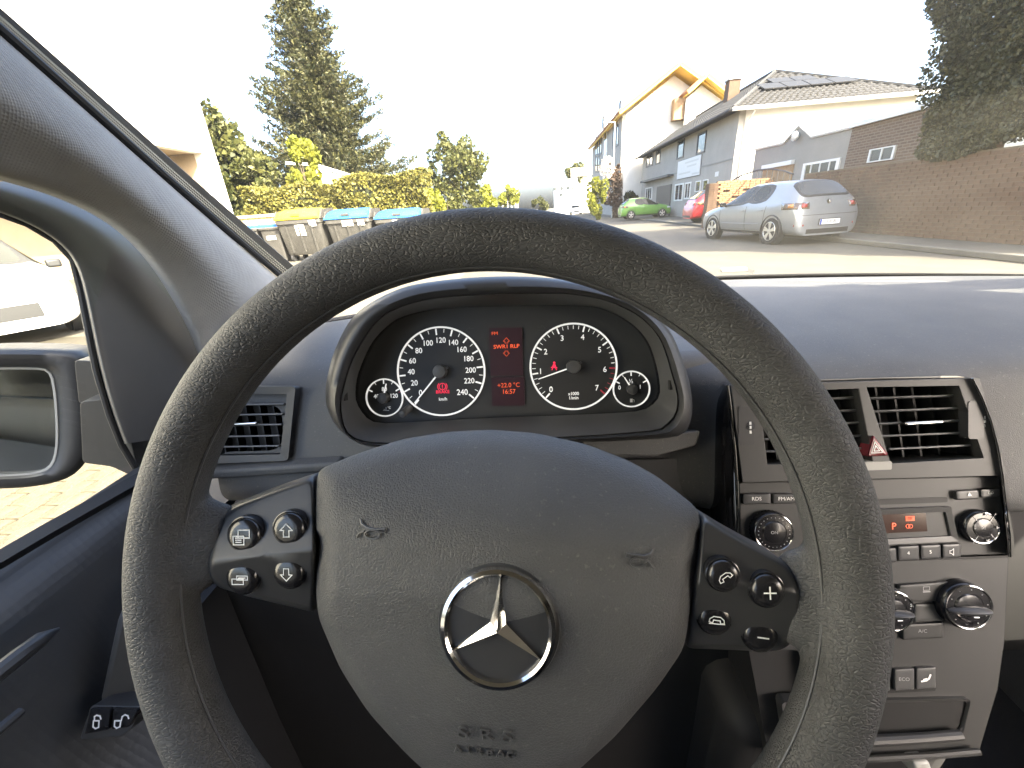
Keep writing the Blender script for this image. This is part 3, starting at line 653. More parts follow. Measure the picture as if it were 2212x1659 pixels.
# upper panel with two vent openings
O = mp(K6, 290, 836, 1872, 790, 2050, 1412, 366, 1457); A = mp(K6, 470, 885, 1102, 858, 1195, 1328, 524, 1342); B = mp(K6, 1156, 850, 1742, 840, 1900, 1300, 1310, 1335)
def face(mb, pts, h=0.0): mb.add([CO.px(u, v, h) for u, v in pts], [tuple(range(len(pts)))])
mb = MB()
V = [CO.px(u, v, 0) for u, v in O+A+B]
mb.add(V, [(0, 4, 5, 8, 9, 1), (0, 3, 7, 4), (1, 9, 10, 2), (3, 2, 10, 11, 6, 7), (5, 6, 11, 8)])
up = fixn(mb.build('vent_panel', M['console'], cc, smooth=False))
md = up.modifiers.new('s', 'SOLIDIFY'); md.thickness = 0.014; md.offset = 0.0; bevel(up, 0.0016, 3)
vent(cc, CO, B, [(K6(*a), K6(*b)) for a, b in (((1175, 925), (1758, 905)), ((1200, 1010), (1792, 985)), ((1228, 1090), (1822, 1066)), ((1265, 1168), (1844, 1145)), ((1320, 1252), (1866, 1226)))], 0.0, (K6(1425, 1086), K6(1670, 1072)), 6)
vent(cc, CO, A, [(K6(*a), K6(*b)) for a, b in (((478, 945), (1120, 918)), ((490, 1025), (1138, 1000)), ((500, 1104), (1155, 1080)), ((510, 1188), (1172, 1165)), ((520, 1268), (1188, 1245)))], 0.0, (K6(700, 1095), K6(940, 1086)), 6)
def thumb(x0, x1, y0, y1):
    c = K6((x0+x1)/2, (y0+y1)/2); k = CO.scale(*c)/3; r = (y1-y0)/2*k; w = (x1-x0)*k*0.62; mb = MB(); P = CO.px(*c, 0.0); n = 40; rings = []
    for j in range(n*2):
        a = pi*j/n; rr = r*(1.0 if j % 2 else 0.95); d = CO.uy*cos(a)*rr+CO.n*(sin(a)*rr*0.55)
        rings.append([P+d*0.96-CO.ux*w/2, P+d-CO.ux*w/4, P+d+CO.ux*w/4, P+d*0.96+CO.ux*w/2])
    rings.append(rings[0]); mb.loft(rings, 0, False)
    for t in (0.55, 0.25, -0.05, -0.4): 
        a = math.acos(t*0.9); d = CO.uy*cos(a)*r*1.01+CO.n*(sin(a)*r*0.56); mb.box(P+d, (w*0.22, 0.0004, r*0.2), Matrix((CO.ux, CO.n, CO.uy)).transposed(), 1)
    mb.build('vent_thumbwheel', [M['satin'], M['white_ink']], cc, smooth=False)
    rc = MB(); slab(rc, rpoly(mp(K6, x0-6, y0-26, x1+6, y0-26, x1+6, y1+26, x0-6, y1+26), 7, 4), CO, -0.002, 0.0076); rc.build('thumbwheel_recess', M['plastic'], cc, smooth=False)
thumb(368, 458, 1000, 1200); thumb(1858, 1948, 965, 1160)
# gloss side trims with chrome edge
mb = MB(); PT = [K6(*p) for p in ((272, 836), (205, 895), (180, 970), (172, 1200), (172, 1450))]+[L3(180, 100), L3(230, 400)]; PI = [K6(*p) for p in ((292, 838), (306, 950), (318, 1060), (338, 1250), (352, 1450))]+[L3(362, 100), L3(380, 400)]
mb.grid([[CO.px(*a, -0.03), CO.px(a[0]+(b[0]-a[0])*.35, a[1]+(b[1]-a[1])*.35, -0.004), CO.px(a[0]+(b[0]-a[0])*.75, a[1]+(b[1]-a[1])*.75, 0.007), CO.px(*b, 0.009)] for a, b in zip(PT, PI)])
o = mb.build('gloss_trim', M['gloss'], cc, angle=80); md = o.modifiers.new('s', 'SUBSURF'); md.levels = 2; md.render_levels = 2
mb = MB(); mb.tube([CO.px(*p, 0.0092) for p in PI], 0.0011, 6); mb.build('chrome_edge', M['chrome'], cc)
RT = [K6(*p) for p in ((1878, 792), (1940, 915), (2000, 1070), (2045, 1240), (2075, 1420), (2100, 1640))]+[L3(2122, 150), L3(2126, 290)]
mb = MB(); mb.grid([[CO.px(u-5, v, 0.008), CO.px(u+1, v, 0.010), CO.px(u+6, v-1, 0.004), CO.px(u+8, v-2, -0.03)] for u, v in RT]); mb.build('gloss_trim', M['gloss'], cc, angle=80)
mb = MB(); mb.tube([CO.px(u-1, v, 0.0102) for u, v in RT], 0.0009, 6); mb.build('chrome_edge', M['chrome'], cc)
# hazard button and indicator
mb = MB(); tri = rpoly(mp(K6, 1236, 1158, 1338, 1294, 1194, 1302), 5, 3); patch(tri, CO, lambda s, u, v: 0.0125-0.004*max(0, (s-.8)/.2)**2, [1, .97, .9, .8, .5], skirt=-0.004, mb=mb)
for s_ in (0.56, 0.28):
    c = np.array(K6(1256, 1252)); T = [tuple(c+(np.array(p)-c)*s_) for p in mp(K6, 1238, 1168, 1330, 1290, 1200, 1296)]
    stroke(mb, CO, [CO.ab(*p, 0.0129) for p in T], 0.0006, 0.0129, 1, True)
mb.build('hazard_button', [M['haz'], M['white_ink']], cc, angle=40)
mb = MB(); slab(mb, rpoly(mp(K6, 1180, 1334, 1356, 1330, 1356, 1384, 1190, 1390), 3, 2), CO, -0.004, 0.0085); mb.build('airbag_indicator', M['panel_grey'], cc, smooth=False)
def key(K, x0, y0, x1, y1, x2, y2, x3, y3, txt=None, h=0.004, th=None, name='button', mm=None, par=None, r=3, ink=None):
    P = rpoly(mp(K, x0, y0, x1, y1, x2, y2, x3, y3), r, 3); mb = MB()
    patch(P, CO, lambda s, u, v: h-0.0012*max(0, (s-.9)/.1)**2, [1, .985, .96, .93, .9, .6, .3], skirt=-0.012, mb=mb)
    if txt:
        c = np.mean(mp(K, x0, y0, x1, y1, x2, y2, x3, y3), 0); text_on(mb, txt, CO, c[0], c[1], th, h+0.0004, 1, 0, 1.05)
    return mb.build(name, [mm or M['satin'], ink or M['white_ink']], par or cc, angle=50)
# radio
rad = MB(); slab(rad, rpoly(mp(K6, 362, 1468, 2058, 1424)+mp(L3, 2108, 276, 380, 330), 4, 2), CO, -0.012, 0.0); radio = rad.build('radio', M['console'], cc, smooth=False)
bevel(radio, 0.0012, 2)
def rkey(*a, **k): return key(*a, par=radio, **k)
rkey(K6, 386, 1542, 572, 1540, 572, 1606, 388, 1610, 'RDS', th=8); rkey(K6, 582, 1542, 762, 1542, 764, 1604, 582, 1608, 'FM/AM', th=8)
e1 = rkey(K6, 1768, 1524, 1918, 1516, 1922, 1574, 1772, 1582); rkey(K6, 1926, 1512, 2064, 1504, 2068, 1560, 1930, 1568, 'CD', th=6)
mb = MB(); mb.add([CO.px(*K6(*p), 0.0046) for p in ((1846, 1556), (1874, 1554), (1859, 1532))], [(0, 1, 2)]); mb.build('eject_symbol', M['white_ink'], e1, smooth=False)
key(L3, 1392, 222, 1532, 216, 1534, 312, 1396, 320, '4', th=8, par=radio); key(L3, 1540, 216, 1672, 210, 1674, 304, 1542, 310, '5', th=8, par=radio); kk = key(L3, 1680, 210, 1800, 204, 1802, 296, 1682, 302, None, par=radio)
mb = MB(); stroke(mb, CO, [CO.ab(*L3(*p), 0.0044) for p in ((1732, 250), (1742, 250), (1756, 238), (1756, 280), (1742, 268), (1732, 268))], 0.0006, 0.0044, 0, True); mb.build('mute_symbol', M['white_ink'], kk, smooth=False)
for K, x0 in ((L3, 960), (L3, 1110), (L3, 1250)): key(K, x0, 238, x0+134, 232, x0+138, 326, x0+4, 332, None, par=radio)
mb = MB(); slab(mb, rpoly(mp(K6, 860, 1590, 1716, 1562, 1718, 1596, 862, 1628), 4, 3), CO, -0.004, 0.0006); mb.build('disc_slot', M['black'], radio, smooth=False)
# radio display recessed in a frame
fo = rpoly(mp(L3, 820, 0, 1740, -34, 1790, 190, 826, 232), 3, 2); fi = rpoly(mp(L3, 850, 36, 1706, 0, 1740, 156, 850, 200), 3, 2)
mb = MB(); quad_ring(mb, fo, fi, CO, -0.004, 0.003, -0.0105); mb.build('display_frame', M['plastic_mid'], radio, angle=40)
mb = MB(); slab(mb, mp(L3, 860, 30, 1575, 5, 1585, 125, 860, 160), CO, -0.004, 0.0010); dsp = mb.build('display', M['lcd_radio'], radio, smooth=False)
t = MB(); text_on(t, 'P', CO, *L3(1369, 94), 15, 0.0016, bold=0.02)
tp = [CO.px(*L3(*p), 0.0014) for p in ((1444, 27), (1502, 25), (1504, 57), (1446, 60))]; t.add(tp, [(0, 1, 2, 3)]); text_on(t, 'TP', CO, *L3(1474, 42), 6.5, 0.0018, 1, bold=0.02)
stroke(t, CO, [CO.ab(*L3(*p), 0.0016) for p in circ(1460, 92, 13, 12)], 0.0006, 0.0016, 0, True); stroke(t, CO, [CO.ab(*L3(*p), 0.0016) for p in circ(1477, 92, 13, 12)], 0.0006, 0.0016, 0, True)
t.build('display_text', [M['amber_lit'], M['black']], dsp, smooth=False)
def knob(c, r, h, name, par, knurl=False, txt=None, th=7, bar=False, chrome=True):
    a, b = CO.ab(*c, h); k = CO.scale(*c, h); R = r*k; mb = MB(); n = 72; P = CO.pt(a, b, 0)
    prof = [(R*1.0, -0.006), (R*1.0, h*0.55), (R*0.97, h*0.8), (R*0.90, h*0.92), (R*0.86, h*0.9)]
    rings = []
    for j, (rr, hh) in enumerate(prof): rings.append([P+CO.n*hh+(CO.ux*cos(2*pi*i/n)+CO.uy*sin(2*pi*i/n))*rr*(0.965 if knurl and i % 2 and j < 3 else 1.0) for i in range(n)])
    mb.loft(rings)
    mb.lathe(P, CO.n, [(R*.86, h*.9), (R*.60, h*.93), (R*.57, h*.86), (R*.52, h*1.02), (R*.35, h*1.08), (0, h*1.1)], 48, 0, CO.ux)
    o = mb.build(name, [M['button'], M['white_ink']], par, angle=45)
    if chrome:
        rg = MB(); rg.tube([P+CO.n*(h*.93)+(CO.ux*cos(2*pi*i/64)+CO.uy*sin(2*pi*i/64))*R*0.90 for i in range(64)], R*0.028, 8, closed=True); rg.build('chrome_ring', M['chrome'], o)
    ink = MB(); any_ = False
    if txt: text_on(ink, txt, CO, c[0], c[1], th, h*1.1+0.0006, sx=1.05); any_ = True
    if knurl or bar:
        for i in range(24 if knurl else 10):
            an = 2*pi*i/(24 if knurl else 10)+0.15; q = P+CO.n*(h*.925)+(CO.ux*cos(an)+CO.uy*sin(an))*R*0.74
            ink.box(q, (R*.035, 0.0006, R*.035), Matrix((CO.ux, CO.n, CO.uy)).transposed()); any_ = True
    if any_: ink.build('knob_markings', M['grey_ink'], o, smooth=False)
    if bar:
        bb = MB(); q = lambda x, y, z: P+CO.ux*(x*R)+CO.uy*(y*R)+CO.n*(h+z)
        Rg = []
        for x, w, z in ((-.84, .03, 0.0), (-.7, .10, .003), (-.3, .17, .0055), (.3, .17, .0055), (.7, .10, .004), (.84, .03, 0.0)):
            Rg.append([q(x, -.12-w, -.004), q(x, -.12-w*.8, z*.7), q(x, -.12, z+.0008), q(x, -.12+w*.8, z*.7), q(x, -.12+w, -.004)])
        bb.loft(Rg, 0, False); bb.build('grip_bar', M['satin'], o, angle=60)
        iw = MB(); iw.box(q(0, -.25, .0062), (R*.2, .0006, R*.035), Matrix((CO.ux, CO.n, CO.uy)).transposed()); iw.build('grip_mark', M['white_lit'], o, smooth=False)
    return o
knob(L3(595, 135), 46, 0.009, 'volume_knob', radio, True, 'ON', 6.5)
nv = knob(L3(1950, 105), 40, 0.007, 'navigation_pad', radio, False, 'SC', 6)
mb = MB()
for p, q in (((1885, 30), (1925, 75)), ((2030, 10), (1995, 60)), ((1885, 200), (1925, 140)), ((2030, 180), (1990, 135))): stroke(mb, CO, [CO.ab(*L3(*p), 0.0068), CO.ab(*L3(*q), 0.0068)], 0.0006, 0.0068)
mb.build('pad_division', M['grey_ink'], nv, smooth=False)
mb = MB()
for T in (((1956, 26), (1980, 24), (1967, 6)), ((1966, 180), (1992, 178), (1980, 198)), ((1890, 106), (1912, 96), (1914, 118)), ((2054, 100), (2034, 92), (2036, 112))): mb.add([CO.px(*L3(*p), 0.0074) for p in T], [(0, 1, 2)])
mb.build('pad_arrows', M['grey_ink'], nv, smooth=False)
# heater panel
mb = MB(); slab(mb, mp(L3, 382, 338, 2106, 282, 2104, 300, 382, 356), CO, -0.01, -0.0022); mb.build('panel_gap', M['black'], cc, smooth=False)
hp = MB(); slab(hp, rpoly(mp(L3, 382, 350, 2108, 296, 2080, 850, 2040, 1140, 1922, 1545, 1140, 1598, 860, 1600, 800, 900, 420, 880), 4, 2), CO, -0.012, -0.0015); heater = hp.build('heater_panel', M['console'], cc, smooth=False)
knob(L3(1860, 620), 56, 0.010, 'air_flow_knob', heater, False, None, bar=True); knob(L3(1372, 645), 50, 0.010, 'fan_knob', heater, False, None, bar=True)
mb = MB(); text_on(mb, '4', CO, *L3(1437, 543), 7, 0.0102); text_on(mb, '5', CO, *L3(1482, 606), 7, 0.0102); mb.build('fan_numbers', M['white_ink'], heater, smooth=False)
k1 = key(L3, 1394, 474, 1720, 450, 1722, 572, 1400, 590, None, h=0.002, mm=M['console'], par=heater)
mb = MB()
stroke(mb, CO, [CO.ab(*L3(*p), 0.0024) for p in ((1560, 486), (1600, 484), (1600, 506), (1560, 508))], 0.0005, 0.0024, 0, True); stroke(mb, CO, [CO.ab(*L3(*p), 0.0024) for p in ((1560, 518), (1602, 516))], 0.0012, 0.0024)
mb.build('rear_heater_symbol', M['grey_ink'], k1, smooth=False)
key(L3, 1420, 730, 1690, 716, 1690, 814, 1424, 830, 'A/C', h=0.002, mm=M['console'], th=8, par=heater, ink=M['grey_ink']); key(L3, 1500, 596, 1690, 586, 1690, 706, 1500, 714, None, h=0.0, mm=M['plastic_mid'], par=heater)
# switch row, tray
mb = MB(); slab(mb, rpoly(mp(L3, 1000, 1030, 1640, 1000, 1640, 1160, 1000, 1190), 3, 2), CO, -0.01, -0.0006); swr = mb.build('switch_row', M['black'], cc, smooth=False)
for x, tx in ((1215, None), (1372, 'ECO'), (1512, None)):
    kk = key(L3, x, 1028-(x-1215)*.06, x+128, 1022-(x-1215)*.06, x+128, 1158-(x-1215)*.05, x, 1166-(x-1215)*.05, tx, h=0.0022, th=8, par=swr, mm=M['plastic_mid'], ink=M['grey_ink'])
    if x == 1512:
        mb = MB(); stroke(mb, CO, [CO.ab(*L3(*p), 0.0027) for p in ((1550, 1098), (1580, 1092), (1596, 1080), (1606, 1056))], 0.0016, 0.0027); stroke(mb, CO, [CO.ab(*L3(*p), 0.0027) for p in ((1562, 1086), (1582, 1080))], 0.0012, 0.0027); mb.build('seat_heater_symbol', M['white_ink'], kk, smooth=False)
fo = rpoly(mp(L3, 640, 1232, 1872, 1208, 1815, 1452, 680, 1500), 12, 4); fi = rpoly(mp(L3, 660, 1250, 1858, 1226, 1800, 1425, 690, 1470), 14, 4)
mb = MB(); quad_ring(mb, fo, fi, CO, -0.01, 0.002, -0.05); mb.build('tray_rim', M['console'], cc, angle=50)
mb = MB(); slab(mb, fo, CO, -0.005, -0.0008); mb.build('tray_shade_plate', M['black'], cc, smooth=False)  # flat black plate stands in for the shaded hollow of the tray
mb = MB(); mb.tube([CO.px(*L3(*p), 0.006) for p in ((660, 1512), (1100, 1492), (1500, 1470), (1800, 1446))], 0.0045, 10); mb.build('tray_lip', M['console'], cc)
mb = MB(); mb.tube([CO.px(*L3(*p), 0.004) for p in ((700, 1624), (1140, 1604), (1600, 1580), (1920, 1552))], 0.003, 8); mb.build('lower_edge', M['console'], cc)
mb = MB(); slab(mb, mp(L3, 1500, 1626, 1600, 1620, 1640, 1720, 1520, 1730), CO, -0.02, 0.01); bevel(mb.build('gear_gate_trim', M['panel_grey'], cc), 0.002, 2)

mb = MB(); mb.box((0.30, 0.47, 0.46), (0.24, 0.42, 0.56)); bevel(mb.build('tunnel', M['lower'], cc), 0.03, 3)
# ---------------------------------------------------------------- windscreen pillar
PP = ((XL, 0, 1.05), (1, 0, -0.25))
def pil(u, v, off=0.0): return hit(u, v, (PP[0][0]+off, 0, 1.05), PP[1])
wp = thing('windscreen_pillar', 'grey fabric covered windscreen pillar left of the steering wheel', 'car pillar', tuple(pil(500, 640)))
e0 = [(-60, 20), (0, 72), (120, 178), (240, 285), (360, 392), (480, 497), (565, 570), (625, 622), (680, 668)]
e3 = [(-60, 372), (0, 390), (90, 414), (180, 450), (255, 495), (318, 560), (370, 640), (412, 720), (436, 790)]
rows = []
for (a, b) in zip(e0, e3):
    row = []
    for t, of in ((0, 0.0), (.03, .010), (.10, .020), (.25, .030), (.42, .036), (.58, .030), (.75, .020), (.9, .012), (.97, .004), (1.0, -.012)):
        row.append(pil(a[0]+(b[0]-a[0])*t, a[1]+(b[1]-a[1])*t, of))
    rows.append(row)
mb = MB(); mb.grid(rows); o = mb.build('pillar_cover', M['fabric'], wp, angle=80); md = o.modifiers.new('s', 'SUBSURF'); md.levels = 2; md.render_levels = 2
sh = lambda e, dx, dy: [(u+dx, v+dy) for u, v in e]
mb = MB(); mb.tube([pil(u+4, v-5, 0.003) for u, v in e0], 0.0036, 8); mb.build('rubber_seal', M['rubber'], wp)
mb = MB(); mb.grid([[pil(u+5, v-6, -0.004), pil(u+25, v-33, -0.006), pil(u+25, v-34, -0.02)] for u, v in e0]); mb.build('glass_border', M['frit'], wp)
# dotted edge of the black border, raised pale specks in place of daylight through holes
dt = MB(); E = [Vector(p) for p in e0]
for i in range(len(E)-1):
    L = (E[i+1]-E[i]).length; k = int(L/4.6)
    for j in range(k):
        p = E[i].lerp(E[i+1], j/k)
        for q in range(3):
            c = pil(p.x+10+q*2.8+(1.8 if q % 2 else 0), p.y-13-q*3.6+(1.8 if q % 2 else 0), -0.0042); dt.box(c, (0.0012, 0.0019, 0.0019))
dt.build('dotted_edge', M['dots'], wp, smooth=False)['kind'] = 'stuff'
# ---------------------------------------------------------------- driver door
dr = thing('driver_door', 'dark grey driver door panel with window and central locking buttons', 'car door', (XL, 0.3, 0.6))
win = [(-60, 440), (0, 462), (60, 484), (120, 520), (158, 562), (174, 625), (186, 690), (208, 800), (236, 895), (262, 960), (292, 1010)]
rows = []
for i, (a, b) in enumerate(zip(e3[1:]+[(452, 850), (462, 930)], win)):
    rows.append([atX(a[0]+(b[0]-a[0])*t, a[1]+(b[1]-a[1])*t, XL+of) for t, of in ((-.08, -.012), (.15, 0.0), (.3, .004), (.55, .002), (.85, -.004), (.94, -.006), (.97, -.012), (1.0, -.05))])
mb = MB(); mb.grid(rows); o = mb.build('window_frame', M['plastic_mid'], dr, angle=70); md = o.modifiers.new('s', 'SUBSURF'); md.levels = 1; md.render_levels = 2
mb = MB(); mb.tube([atX(u, v, XL-0.018) for u, v in win], 0.003, 8); mb.build('window_seal', M['rubber'], dr)
mb = MB(); mb.grid([[atX(u, v, XL-0.01), atX(u+dx, v+dy, XL+0.002), atX(u+dx*1.4, v+dy*1.5, XL-0.004)] for (u, v, dx, dy) in ((-80, 1228, 8, 26), (0, 1186, 8, 26), (100, 1129, 8, 24), (200, 1074, 8, 22), (290, 1025, 8, 20), (360, 988, 8, 18))])
o = mb.build('window_seal', M['rubber'], dr, angle=80)
sill = atX(280, 1045, XL).z
prof = [(-0.012, sill-0.006), (0.012, sill-0.014), (0.024, sill-0.05), (0.030, sill-0.12), (0.050, sill-0.18), (0.075, sill-0.22), (0.080, sill-0.26), (0.06, sill-0.30), (0.055, sill-0.40), (0.06, sill-0.60), (0.06, 0.25)]
mb = MB(); mb.grid([[(XL+x-0.02, (-0.6+0.1*k if k <= 8 else 0.2+(k-8)*0.1*max(0.0, 1-i/5)), z-0.06*max(0, (0.25-(-0.6+0.1*min(k, 8))))*(i > 3)) for i, (x, z) in enumerate(prof)] for k in range(12)])
mb.build('door_panel', M['door'], dr, angle=80)
# pull handle edges that catch the light
for pts, r in (([(-20, 1465), (40, 1418), (90, 1380), (128, 1358)], 0.006), ([(-20, 1592), (20, 1558), (46, 1536)], 0.0035)):
    mb = MB(); mb.tube([atX(u, v, XL+0.045) for u, v in pts], [r, r, r*.9, r*.2][:len(pts)], 10); mb.build('pull_handle_edge', M['satin'], dr)
DP = Plane(tuple(atX(240, 1560, XL+0.06)), 35, 12)
mb = MB(); slab(mb, rpoly([(196, 1524), (304, 1526), (286, 1572), (262, 1590), (215, 1596), (172, 1598)], 8, 3), DP, -0.03, 0.0); lk = mb.build('lock_switch_plate', M['satin'], dr, smooth=False); bevel(lk, 0.003, 3)
def lockkey(P, shackle, body):
    mb = MB(); patch(rpoly(P, 5, 3), DP, lambda s, u, v: 0.004-0.0015*max(0, (s-.88)/.12)**2, [1, .97, .94, .9, .5], skirt=-0.004, mb=mb)
    stroke(mb, DP, [DP.ab(*p, 0.0046) for p in shackle], 0.0011, 0.0046, 1); stroke(mb, DP, [DP.ab(*p, 0.0046) for p in body], 0.0011, 0.0046, 1, True)
    mb.build('lock_button', [M['button'], M['white_ink']], lk, angle=50)
lockkey([(196, 1530), (240, 1530), (236, 1576), (182, 1586)], [(204, 1556), (204, 1548), (209, 1545), (216, 1547), (218, 1553)], [(202, 1557), (214, 1557), (213, 1571), (206, 1574), (201, 1570)])
lockkey([(244, 1530), (300, 1532), (280, 1570), (240, 1576)], [(262, 1556), (264, 1548), (270, 1544), (276, 1546), (278, 1552)], [(248, 1557), (261, 1557), (259, 1570), (252, 1573), (247, 1569)])
mb = MB(); slab(mb, [(255, 1335), (300, 1290), (320, 1420), (312, 1522), (215, 1522)], Plane(tuple(atX(265, 1430, XL+0.05)), 12, 40), -0.02, 0.0); bevel(mb.build('switch_surround', M['plastic_mid'], dr), 0.004, 3)
mb = MB(); mb.add([(XL-0.035, -0.7, sill), (XL-0.035, 0.62, sill), (XL+0.05, 0.25, 1.50), (XL+0.05, -0.7, 1.50)], [(0, 1, 2, 3)])
mb.build('window_pane', M['pane'], dr, smooth=False)
# outer skin of the door seen in the mirror
mb = MB(); mb.add([(XL-0.13, -2.6, 0.25), (XL-0.15, 1.6, 0.25), (XL-0.14, 1.6, 0.90), (XL-0.10, -2.6, 0.92), (XL-0.03, 0.6, 0.90), (XL-0.03, -2.6, 0.92)], [(0, 1, 2, 3), (3, 2, 4, 5)]); M['own_paint'] = mat('own_paint', (0.03, 0.03, 0.03), 0.5, spec=0.2, var=0.4, vscale=20)
mb.build('outer_skin', M['own_paint'], dr, smooth=False)
# ---------------------------------------------------------------- side mirror
XM = -0.80
sm = thing('side_mirror', 'black door mirror with rounded housing outside the driver window', 'side mirror', tuple(atX(230, 980, XL-0.04)))
MPl = Plane(tuple(atX(60, 900, -0.60)), 3, 36)
ho = [(-230, 800), (-150, 768), (-60, 757), (60, 756), (145, 760), (185, 775), (200, 830), (205, 900), (198, 965), (180, 1005), (140, 1035), (60, 1052), (-60, 1055), (-160, 1040), (-225, 980), (-240, 880)]
hi_ = [(-205, 830), (-140, 803), (-40, 796), (70, 795), (106, 802), (118, 835), (124, 900), (124, 965), (112, 1005), (80, 1022), (20, 1028), (-60, 1028), (-150, 1012), (-200, 965), (-212, 880)]
HO, HI = bypolar(ho, (-10, 905), 72), bypolar(hi_, (-10, 905), 72)
mb = MB(); back = lambda L, s, h: [MPl.pt(*(np.array(MPl.ab(-10, 905))*(1-s)+np.array(MPl.ab(u, v))*s), h) for u, v in L]
mb.loft([back(HO, .5, -.13), back(HO, .8, -.11), back(HO, .95, -.07), back(HO, 1.0, -.02), [MPl.px(u, v, 0.0) for u, v in HO], [MPl.px(u, v, 0.006) for u, v in mid(HO, HI, .25)], [MPl.px(u, v, 0.005) for u, v in mid(HO, HI, .75)], [MPl.px(u, v, -0.003) for u, v in HI], [MPl.pt(*MPl.ab(u, v), -0.02) for u, v in HI]], 0, True, True)
mb.build('mirror_housing', M['plastic'], sm, angle=60)
mb = MB(); G = [MPl.px(u, v, -0.006) for u, v in HI]; mb.add(G+[MPl.px(-10, 905, -0.006)], [(i, (i+1) % 72, 72) for i in range(72)]); mb.build('mirror_glass', M['mirror'], sm, smooth=False)
mb = MB(); mb.tube([MPl.px(u, v, -0.004) for u, v in HI], 0.0022, 6, closed=True); mb.build('glass_rim', M['panel_grey'], sm)
ft = Plane(tuple(atX(230, 960, XL-0.05)), 2, 14)
mb = MB(); slab(mb, rpoly([(172, 868), (262, 858), (296, 1010), (288, 1030), (240, 1008), (178, 1000)], 10, 4), ft, -0.07, 0.0); bevel(mb.build('mirror_foot', M['console'], sm), 0.008, 4)
mb = MB(); slab(mb, rpoly([(160, 778), (232, 782), (262, 862), (170, 872)], 8, 3), ft, -0.09, -0.03); bevel(mb.build('mirror_arm', M['plastic'], sm), 0.008, 4)
# ---------------------------------------------------------------- windscreen, wiper, body shell
ws = thing('windscreen', 'dusty windscreen between the pillars above the dashboard', 'windscreen', (0.3, 0.98, 1.08))
BL, TL = Vector((XL+0.0, 0.735, 1.075)), pil(-60, -20, -0.012)
ctr = 0.30; rows = []
for i in range(13):
    t = i/12; a = BL.lerp(TL, t); row = []
    for j in range(17):
        s_ = -1+2*j/16; x = ctr+(ctr-a.x)*s_; bow = 0.25*(1-s_*s_); row.append((x, a.y+bow*(1-.45*t), a.z+bow*0.2*t))
    rows.append(row)
mb = MB(); mb.grid(rows); mb.build('glass_pane', M['windscreen'], ws, angle=80)
mb = MB(); mb.tube([Vector(p)+Vector((0, -0.004, 0.004)) for p in rows[0]], 0.005, 8); mb.build('lower_seal', M['rubber'], ws)
dt = MB(); r0 = [Vector(p) for p in rows[0]]; r1 = [Vector(p) for p in rows[1]]
for i in range(8, 16):
    for k in range(34):
        for q in range(2):
            p = r0[i].lerp(r0[i+1], (k+.5*(q % 2))/34)+(r1[i]-r0[i]).normalized()*(0.010+q*0.0045)+Vector((0, -0.003, 0)); dt.box(p, (0.0022, 0.0022, 0.0022))
dt.build('dotted_border', M['frit'], ws, smooth=False)['kind'] = 'stuff'
wi = thing('wiper_arm', 'light metal wiper end at the foot of the windscreen', 'wiper', tuple(atY(1600, 586, 1.12)))
mb = MB(); mb.bar(atY(1556, 584, 1.12), atY(1612, 581, 1.12), 0.016, 0.010); bevel(mb.build('wiper_blade', M['panel_grey'], wi), 0.003, 3)
mb = MB(); mb.bar(atY(1612, 582, 1.12), atY(1626, 587, 1.12), 0.012, 0.010); mb.build('wiper_pivot', M['plastic_mid'], wi)
cs = thing('car_body', 'roof lining, floor and seats of the car around the driver', 'car body', (0.3, -0.8, 0.2))
mb = MB(); mb.grid([[(x, y, 1.60-0.06*((x-.3)/.7)**2) for y in (-2.3, -1.4, -0.6, 0.0, 0.28+0.14*(1-((x-.3)/.7)**2))] for x in (XL+.04, -.2, 0, .3, .6, .8, XR-.04)]); o = mb.build('roof_lining', M['headlining'], cs)
md = o.modifiers.new('s', 'SOLIDIFY'); md.thickness = 0.04; md.offset = 1
mb = MB(); mb.box((0.3, 0.1, 0.18), (1.6, 4.6, 0.04)); mb.build('floor_carpet', M['carpet'], cs, smooth=False)
mb = MB(); mb.box((XR+.02, -0.75, 0.61), (0.06, 3.1, 0.82)); mb.build('passenger_door', M['door'], cs, smooth=False)
mb = MB(); mb.box((0.3, -2.32, 0.9), (1.5, 0.06, 1.4)); mb.build('solid_tailgate', M['plastic'], cs, smooth=False)  # unseen tailgate closed solid, without its window, to shut out sun
mb = MB(); mb.box((0.3, 1.10, 0.56), (1.5, 0.06, 0.78)); mb.build('bulkhead', M['plastic'], cs, smooth=False)
for c_, z_ in (((XR, -1.7, 1.25), (0.06, 1.2, 0.7)), ((XL-.02, -1.7, 1.25), (0.06, 1.2, 0.7)), ((XR, -0.62, 1.25), (0.06, 0.14, 0.7)), ((XL, -0.62, 1.25), (0.06, 0.14, 0.7))):
    mb = MB(); mb.box(c_, z_); mb.build('rear_pillar', M['headlining'], cs, smooth=False)  # rear sides closed with broad unseen pillars to keep sun out
mb = MB(); mb.bar((XR-.03, -2.2, 1.475), (XR-.05, 0.30, 1.475), 0.06, 0.23); mb.build('roof_rail_sun_block', M['headlining'], cs, smooth=False)  # unseen rail hung lower than a real one to block sun
mb = MB(); mb.bar((XR-.0, 0.70, 1.06), (XR-.10, 0.28, 1.55), 0.06, 0.05); mb.build('far_pillar', M['fabric'], cs)
mb = MB(); wallp = [(0.30, 1.0), (0.80, 1.0), (0.72, 1.10), (0.42, 1.44), (0.36, 1.40)]; mb.prism([(XR-.02, y, z) for y, z in wallp], [(XR+.02, y, z) for y, z in wallp]); mb.build('far_frame_sun_block', M['plastic'], cs, smooth=False)  # unseen frame added to stop a sun patch on the dash
